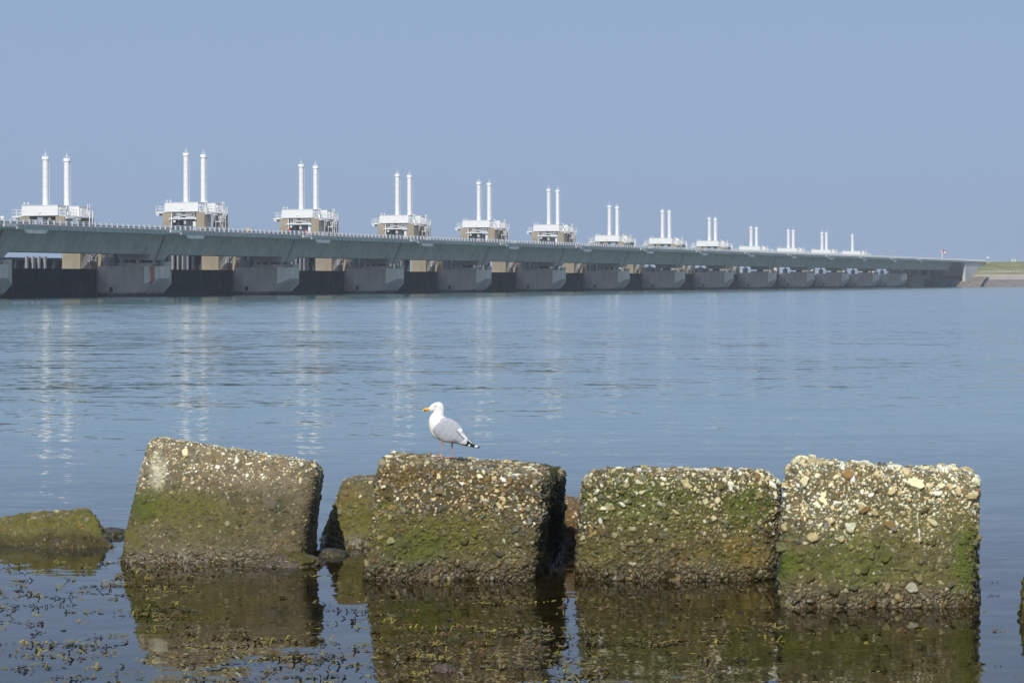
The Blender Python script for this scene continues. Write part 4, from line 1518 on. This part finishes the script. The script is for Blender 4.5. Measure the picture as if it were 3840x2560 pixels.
def make_gull():
    root = empty("gull")
    body = [(284, 372, 300, 426, 0.006), (318, 335, 318, 438, 0.016), (362, 296, 352, 452, 0.026), (425, 264, 385, 462, 0.033), (505, 255, 385, 470, 0.037), (570, 290, 366, 480, 0.038),
            (602, 375, 340, 508, 0.040), (602, 470, 312, 560, 0.046), (606, 540, 294, 628, 0.057), (672, 566, 294, 730, 0.068), (762, 600, 318, 836, 0.074), (850, 652, 360, 925, 0.076),
            (918, 725, 440, 992, 0.073), (955, 795, 545, 1040, 0.067), (990, 865, 680, 1078, 0.056), (1040, 940, 815, 1092, 0.044), (1085, 1000, 940, 1094, 0.034), (1140, 1060, 1045, 1098, 0.026), (1165, 1092, 1120, 1112, 0.018)]
    def bc(i, ct, q, st):
        if 8.4 < i < 14.5 and ct > 0.35: return GRY
        if i < 6 and i > 2 and abs(st) > 0.6: return (0.76, 0.75, 0.72)
        return WHT
    loft_obj("body", loft(body, 32, 6, 0.0, bc), M["feather"], root)
    for s in (-1, 1):
        wing = [(505, 620, 420, 720, 0.004), (560, 580, 375, 770, 0.022), (660, 575, 368, 835, 0.032), (760, 605, 420, 905, 0.036), (860, 662, 505, 985, 0.036), (935, 735, 590, 1040, 0.034),
                (972, 800, 690, 1058, 0.031), (985, 870, 770, 1058, 0.027), (1035, 930, 850, 1075, 0.022), (1075, 985, 925, 1098, 0.017), (1078, 1010, 1000, 1108, 0.010), (1074, 1040, 1040, 1108, 0.004)]
        def wc(i, ct, q, st):
            x, y = q[0] / GS + 660, 1385 - q[1] / GS
            def seg(x0, y0, x1, y1):
                t = max(0, min(1, ((x - x0) * (x1 - x0) + (y - y0) * (y1 - y0)) / ((x1 - x0) ** 2 + (y1 - y0) ** 2)))
                return math.hypot(x - x0 - t * (x1 - x0), y - y0 - t * (y1 - y0))
            if seg(850, 838, 1000, 985) < 9: return (0.10, 0.10, 0.12)
            if seg(785, 1012, 885, 1045) < 6: return (0.16, 0.16, 0.18)
            if seg(535, 700, 600, 810) < 7 or seg(575, 880, 660, 930) < 7 or seg(560, 640, 700, 650) < 6 or seg(690, 960, 800, 1000) < 6: return (0.33, 0.35, 0.39)
            if i > 8.6: return (0.74, 0.75, 0.77)
            if (x - 925) ** 2 / 55 ** 2 + (y - 815) ** 2 / 36 ** 2 < 1: return (0.8, 0.8, 0.8)
            if i > 6 and ct > 0.55: return (0.66, 0.67, 0.70)
            n_ = 0.5 + 0.5 * math.sin(x * 0.045 + y * 0.03)
            return tuple(g * (0.95 + 0.10 * n_) for g in GRY)
        w = loft_obj("wing", loft(wing, 72, 14, s * 0.046, wc), M["feather"], root)
        prim = [(840, 1050, 735, 1058, 0.006), (940, 1050, 850, 1088, 0.010), (1050, 1000, 960, 1120, 0.012), (1075, 1005, 1030, 1136, 0.012), (1115, 1055, 1085, 1150, 0.010), (1180, 1105, 1165, 1164, 0.009),
                (1250, 1128, 1245, 1178, 0.007), (1300, 1148, 1295, 1182, 0.005), (1322, 1165, 1322, 1178, 0.002)]
        def pc(i, ct, q, st):
            x, y = q[0] / GS + 660, 1385 - q[1] / GS
            if (x - 1104) ** 2 / 20 ** 2 + (y - 1125) ** 2 / 24 ** 2 < 1: return (0.8, 0.8, 0.8)
            if (x - 1248) ** 2 / 36 ** 2 + (y - 1148) ** 2 / 20 ** 2 < 1: return (0.8, 0.8, 0.8)
            return BLK
        off = 0.026 if s < 0 else 0.020
        loft_obj("primary_feathers", loft(prim, 22, 8, s * off, pc), M["feather"], w)
    # beak with its red spot
    def kc(i, ct, q, st):
        x, y = q[0] / GS + 660, 1385 - q[1] / GS
        if (x - 216) ** 2 / 24 ** 2 + (y - 424) ** 2 / 15 ** 2 < 1: return (0.30, 0.03, 0.01)
        if x < 190: return (0.62, 0.48, 0.14)
        return (0.72, 0.42, 0.03)
    loft_obj("beak", loft([(318, 372, 318, 424, 0.010), (280, 366, 285, 426, 0.0095), (235, 370, 245, 434, 0.008), (200, 384, 212, 442, 0.0065), (176, 405, 190, 442, 0.005), (163, 432, 170, 448, 0.002)], 16, 6, 0.0, kc), M["horn"], root)
    eye = flat("eye", (0.10, 0.085, 0.05), 0.3)
    for s in (-1, 1):
        e = MB()
        e.tube([((395 - 660) * GS, s * 0.0335, (1385 - 345) * GS), ((420 - 660) * GS, s * 0.0372, (1385 - 334) * GS), ((452 - 660) * GS, s * 0.0372, (1385 - 324) * GS)], [0.0012, 0.0034, 0.0012], 8)
        e.build("eye", eye, root, True)
    legm = flat("pink_leg_skin", (0.52, 0.30, 0.25), 0.6)
    for (kx, kz, fx, fz, s) in ((556, 1062, 552, 1356, -1), (768, 1092, 772, 1386, 1)):
        l = MB()
        X = lambda x: (x - 660) * GS
        Zz = lambda y: (1385 - y) * GS
        y_ = s * 0.03
        l.tube([(X(kx), y_, Zz(kz - 60)), (X(kx), y_, Zz(kz)), (X(kx + 2), y_, Zz(kz + 40)), (X(kx), y_, Zz(kz + 105)), (X(kx - 2), y_, Zz(kz + 130)), (X(fx - 2), y_, Zz(fz - 60)), (X(fx), y_, Zz(fz - 8))],
               [0.020, 0.013, 0.0065, 0.0052, 0.0062, 0.0048, 0.0055], 12)
        # webbed foot: three toes and the skin between them
        toes = [(-0.078, -0.030), (-0.088, 0.0), (-0.076, 0.032)]
        z = Zz(fz) + 0.001
        for tx, ty in toes:
            l.tube([(X(fx), y_, z + 0.006), (X(fx) + tx * 0.5, y_ + ty * 0.5, z + 0.005), (X(fx) + tx, y_ + ty, z + 0.001)], [0.0055, 0.0042, 0.0022], 8)
        for (a, b) in ((0, 1), (1, 2)):
            A_, B_ = toes[a], toes[b]
            c0 = (X(fx), y_)
            q = [(c0[0] - 0.006, c0[1]), (c0[0] + A_[0] * 0.9, c0[1] + A_[1] * 0.9), (c0[0] + (A_[0] + B_[0]) * 0.40, c0[1] + (A_[1] + B_[1]) * 0.45), (c0[0] + B_[0] * 0.9, c0[1] + B_[1] * 0.9)]
            l.prism(q, z - 0.0005, z + 0.003)
        l.tube([(X(fx), y_, z + 0.010), (X(fx) + 0.016, y_, z + 0.006)], [0.004, 0.002], 6)
        l.build("leg", legm, root, True)
    return root


gull = make_gull()
Wb, c8 = BLOCKS["concrete_block23"]
gy = 21.15
gx = (1676 - 1920) * gy / FPX
near = Wb[(np.abs(Wb[:, 0] - gx) < 0.11) & (np.abs(Wb[:, 1] - gy) < 0.05)]
gz = float(np.percentile(near[:, 2], 99)) - 0.006
gull.location = (gx, gy, gz)
gull.rotation_euler.z = R(4)
prop(gull, "white and grey gull with yellow beak standing on the middle block", "gull")

# ------------------------------------------------------------------ floating bladder wrack
def make_weed():
    rnd = random.Random(99)
    V, F, C = [], [], []
    spots = []
    def scatter(n, x0, x1, y0, y1, dens=1.0):
        for _ in range(n):
            spots.append((rnd.uniform(x0, x1), y0 + (y1 - y0) * rnd.random() ** 0.9, dens))
    scatter(300, -60, 760, 2075, 2560)
    scatter(60, 380, 560, 2040, 2200)
    scatter(130, 700, 1300, 2380, 2570)
    scatter(70, 500, 1220, 2130, 2420, 0.7)
    scatter(70, 1150, 1450, 2080, 2560)
    scatter(170, 1350, 2150, 2330, 2570)
    scatter(44, 1400, 2050, 2190, 2400, 0.7)
    scatter(70, 2100, 2950, 2350, 2570)
    scatter(60, 2080, 2260, 2200, 2560)
    scatter(45, 2200, 2900, 2190, 2400, 0.7)
    scatter(40, 2900, 3500, 2360, 2560, 0.8)
    scatter(14, 3640, 3760, 2150, 2330, 0.8)
    scatter(12, 3650, 3840, 2330, 2560, 0.6)
    # drift lines
    for (cx, cy, w, n) in ((1050, 2470, 160, 34), (1560, 2420, 90, 24), (180, 2230, 200, 30), (230, 2440, 150, 26), (1950, 2370, 120, 26), (2500, 2410, 200, 26), (600, 2300, 120, 18), (1900, 2250, 150, 14), (1640, 2470, 200, 26)):
        for _ in range(n):
            spots.append((rnd.gauss(cx, w * 0.5), rnd.gauss(cy, 12), 1.0))
    for (px, py, s) in spots:
        if rnd.random() < 0.5: continue
        p = on_water(px, py)
        big = rnd.random()
        n = rnd.randint(2, 5) if big < 0.55 else (rnd.randint(6, 12) if big < 0.9 else rnd.randint(16, 30))
        base_a = rnd.uniform(0, 6.28)
        tone = rnd.random()
        c = (0.14, 0.110, 0.018) if tone < 0.46 else ((0.22, 0.18, 0.018) if tone < 0.72 else ((0.05, 0.038, 0.014) if tone < 0.88 else (0.14, 0.075, 0.025)))
        spread = s * (0.012 + 0.0028 * n)
        for k in range(n):
            a = base_a + rnd.gauss(0, 1.2)
            L = s * rnd.uniform(0.013, 0.036)
            lift = rnd.uniform(-0.05, 0.25) if rnd.random() < 0.7 else rnd.uniform(0.3, 1.0)
            if n >= 16:            # a drifting strand: blades hang along a wavy line
                tt = k / n - 0.5
                ln_ = 0.022 * n
                ox = p.x + math.cos(base_a * 0.12 - 0.37) * tt * ln_ + rnd.gauss(0, 0.008)
                oy = p.y + math.sin(base_a * 0.12 - 0.37) * tt * ln_ + 0.05 * math.sin(tt * 7 + base_a) + rnd.gauss(0, 0.012)
            else:
                ox, oy = p.x + rnd.gauss(0, spread), p.y + rnd.gauss(0, spread * 1.1)
            w = rnd.uniform(0.004, 0.009)
            cr = rnd.uniform(0.6, 1.4)
            cc = (c[0] * cr, c[1] * cr, c[2] * cr)
            # a blade that forks once
            def strip(x, y, z, ang, ln, wd, li, segs=3):
                b0_ = len(V)
                for i in range(segs + 1):
                    t = i / segs
                    cx_, cy_ = x + math.cos(ang) * ln * t, y + math.sin(ang) * ln * t
                    zz = z + li * ln * math.sin(t * 1.6) * 0.8
                    wx, wy = -math.sin(ang) * wd * (1 - 0.5 * t), math.cos(ang) * wd * (1 - 0.5 * t)
                    V.append((cx_ + wx, cy_ + wy, zz + wd * 0.4))
                    V.append((cx_ - wx, cy_ - wy, zz - wd * 0.1))
                    C.append(cc); C.append(cc)
                for i in range(segs):
                    F.append((b0_ + 2 * i, b0_ + 2 * i + 1, b0_ + 2 * i + 3, b0_ + 2 * i + 2))
                return cx_, cy_, zz
            ex, ey, ez = strip(ox, oy, 0.002, a, L, w, lift)
            for f in (-0.5, 0.45):
                strip(ex - math.cos(a) * L * 0.2, ey - math.sin(a) * L * 0.2, ez - 0.001, a + f, L * 0.55, w * 0.9, lift * 0.8, 2)
    me = bpy.data.meshes.new("seaweed")
    me.from_pydata(V, [], F)
    at_ = me.color_attributes.new("Col", 'FLOAT_COLOR', 'POINT')
    c4 = np.ones((len(V), 4), np.float32)
    c4[:, :3] = np.array(C)
    at_.data.foreach_set("color", c4.ravel())
    m, nt, bs = new_mat("wet_seaweed")
    a = N(nt, "ShaderNodeAttribute", attribute_name="Col")
    nt.links.new(a.outputs["Color"], bs.inputs["Base Color"])
    bs.inputs["Roughness"].default_value = 0.4
    me.materials.append(m)
    o = bpy.data.objects.new("seaweed", me)
    COL.objects.link(o)
    prop(o, "olive brown bladder wrack fragments floating on the shallow water", "seaweed", kind="stuff")


make_weed()

# ------------------------------------------------------------------ summer haze over the water
def make_haze():
    m = bpy.data.materials.new("summer_haze")
    m.use_nodes = True
    nt = m.node_tree
    nt.nodes.clear()
    out = nt.nodes.new("ShaderNodeOutputMaterial")
    pv = nt.nodes.new("ShaderNodeVolumePrincipled")
    pv.inputs["Color"].default_value = (0.80, 0.90, 1.0, 1)
    pv.inputs["Density"].default_value = 0.00022
    pv.inputs["Anisotropy"].default_value = 0.0
    nt.links.new(pv.outputs[0], out.inputs["Volume"])
    o = MB().box(-3200, 3200, -60, 6100, -2.5, 34.0).build("haze", m)
    prop(o, "thin blue summer haze over the water", "haze", kind="stuff")


make_haze()
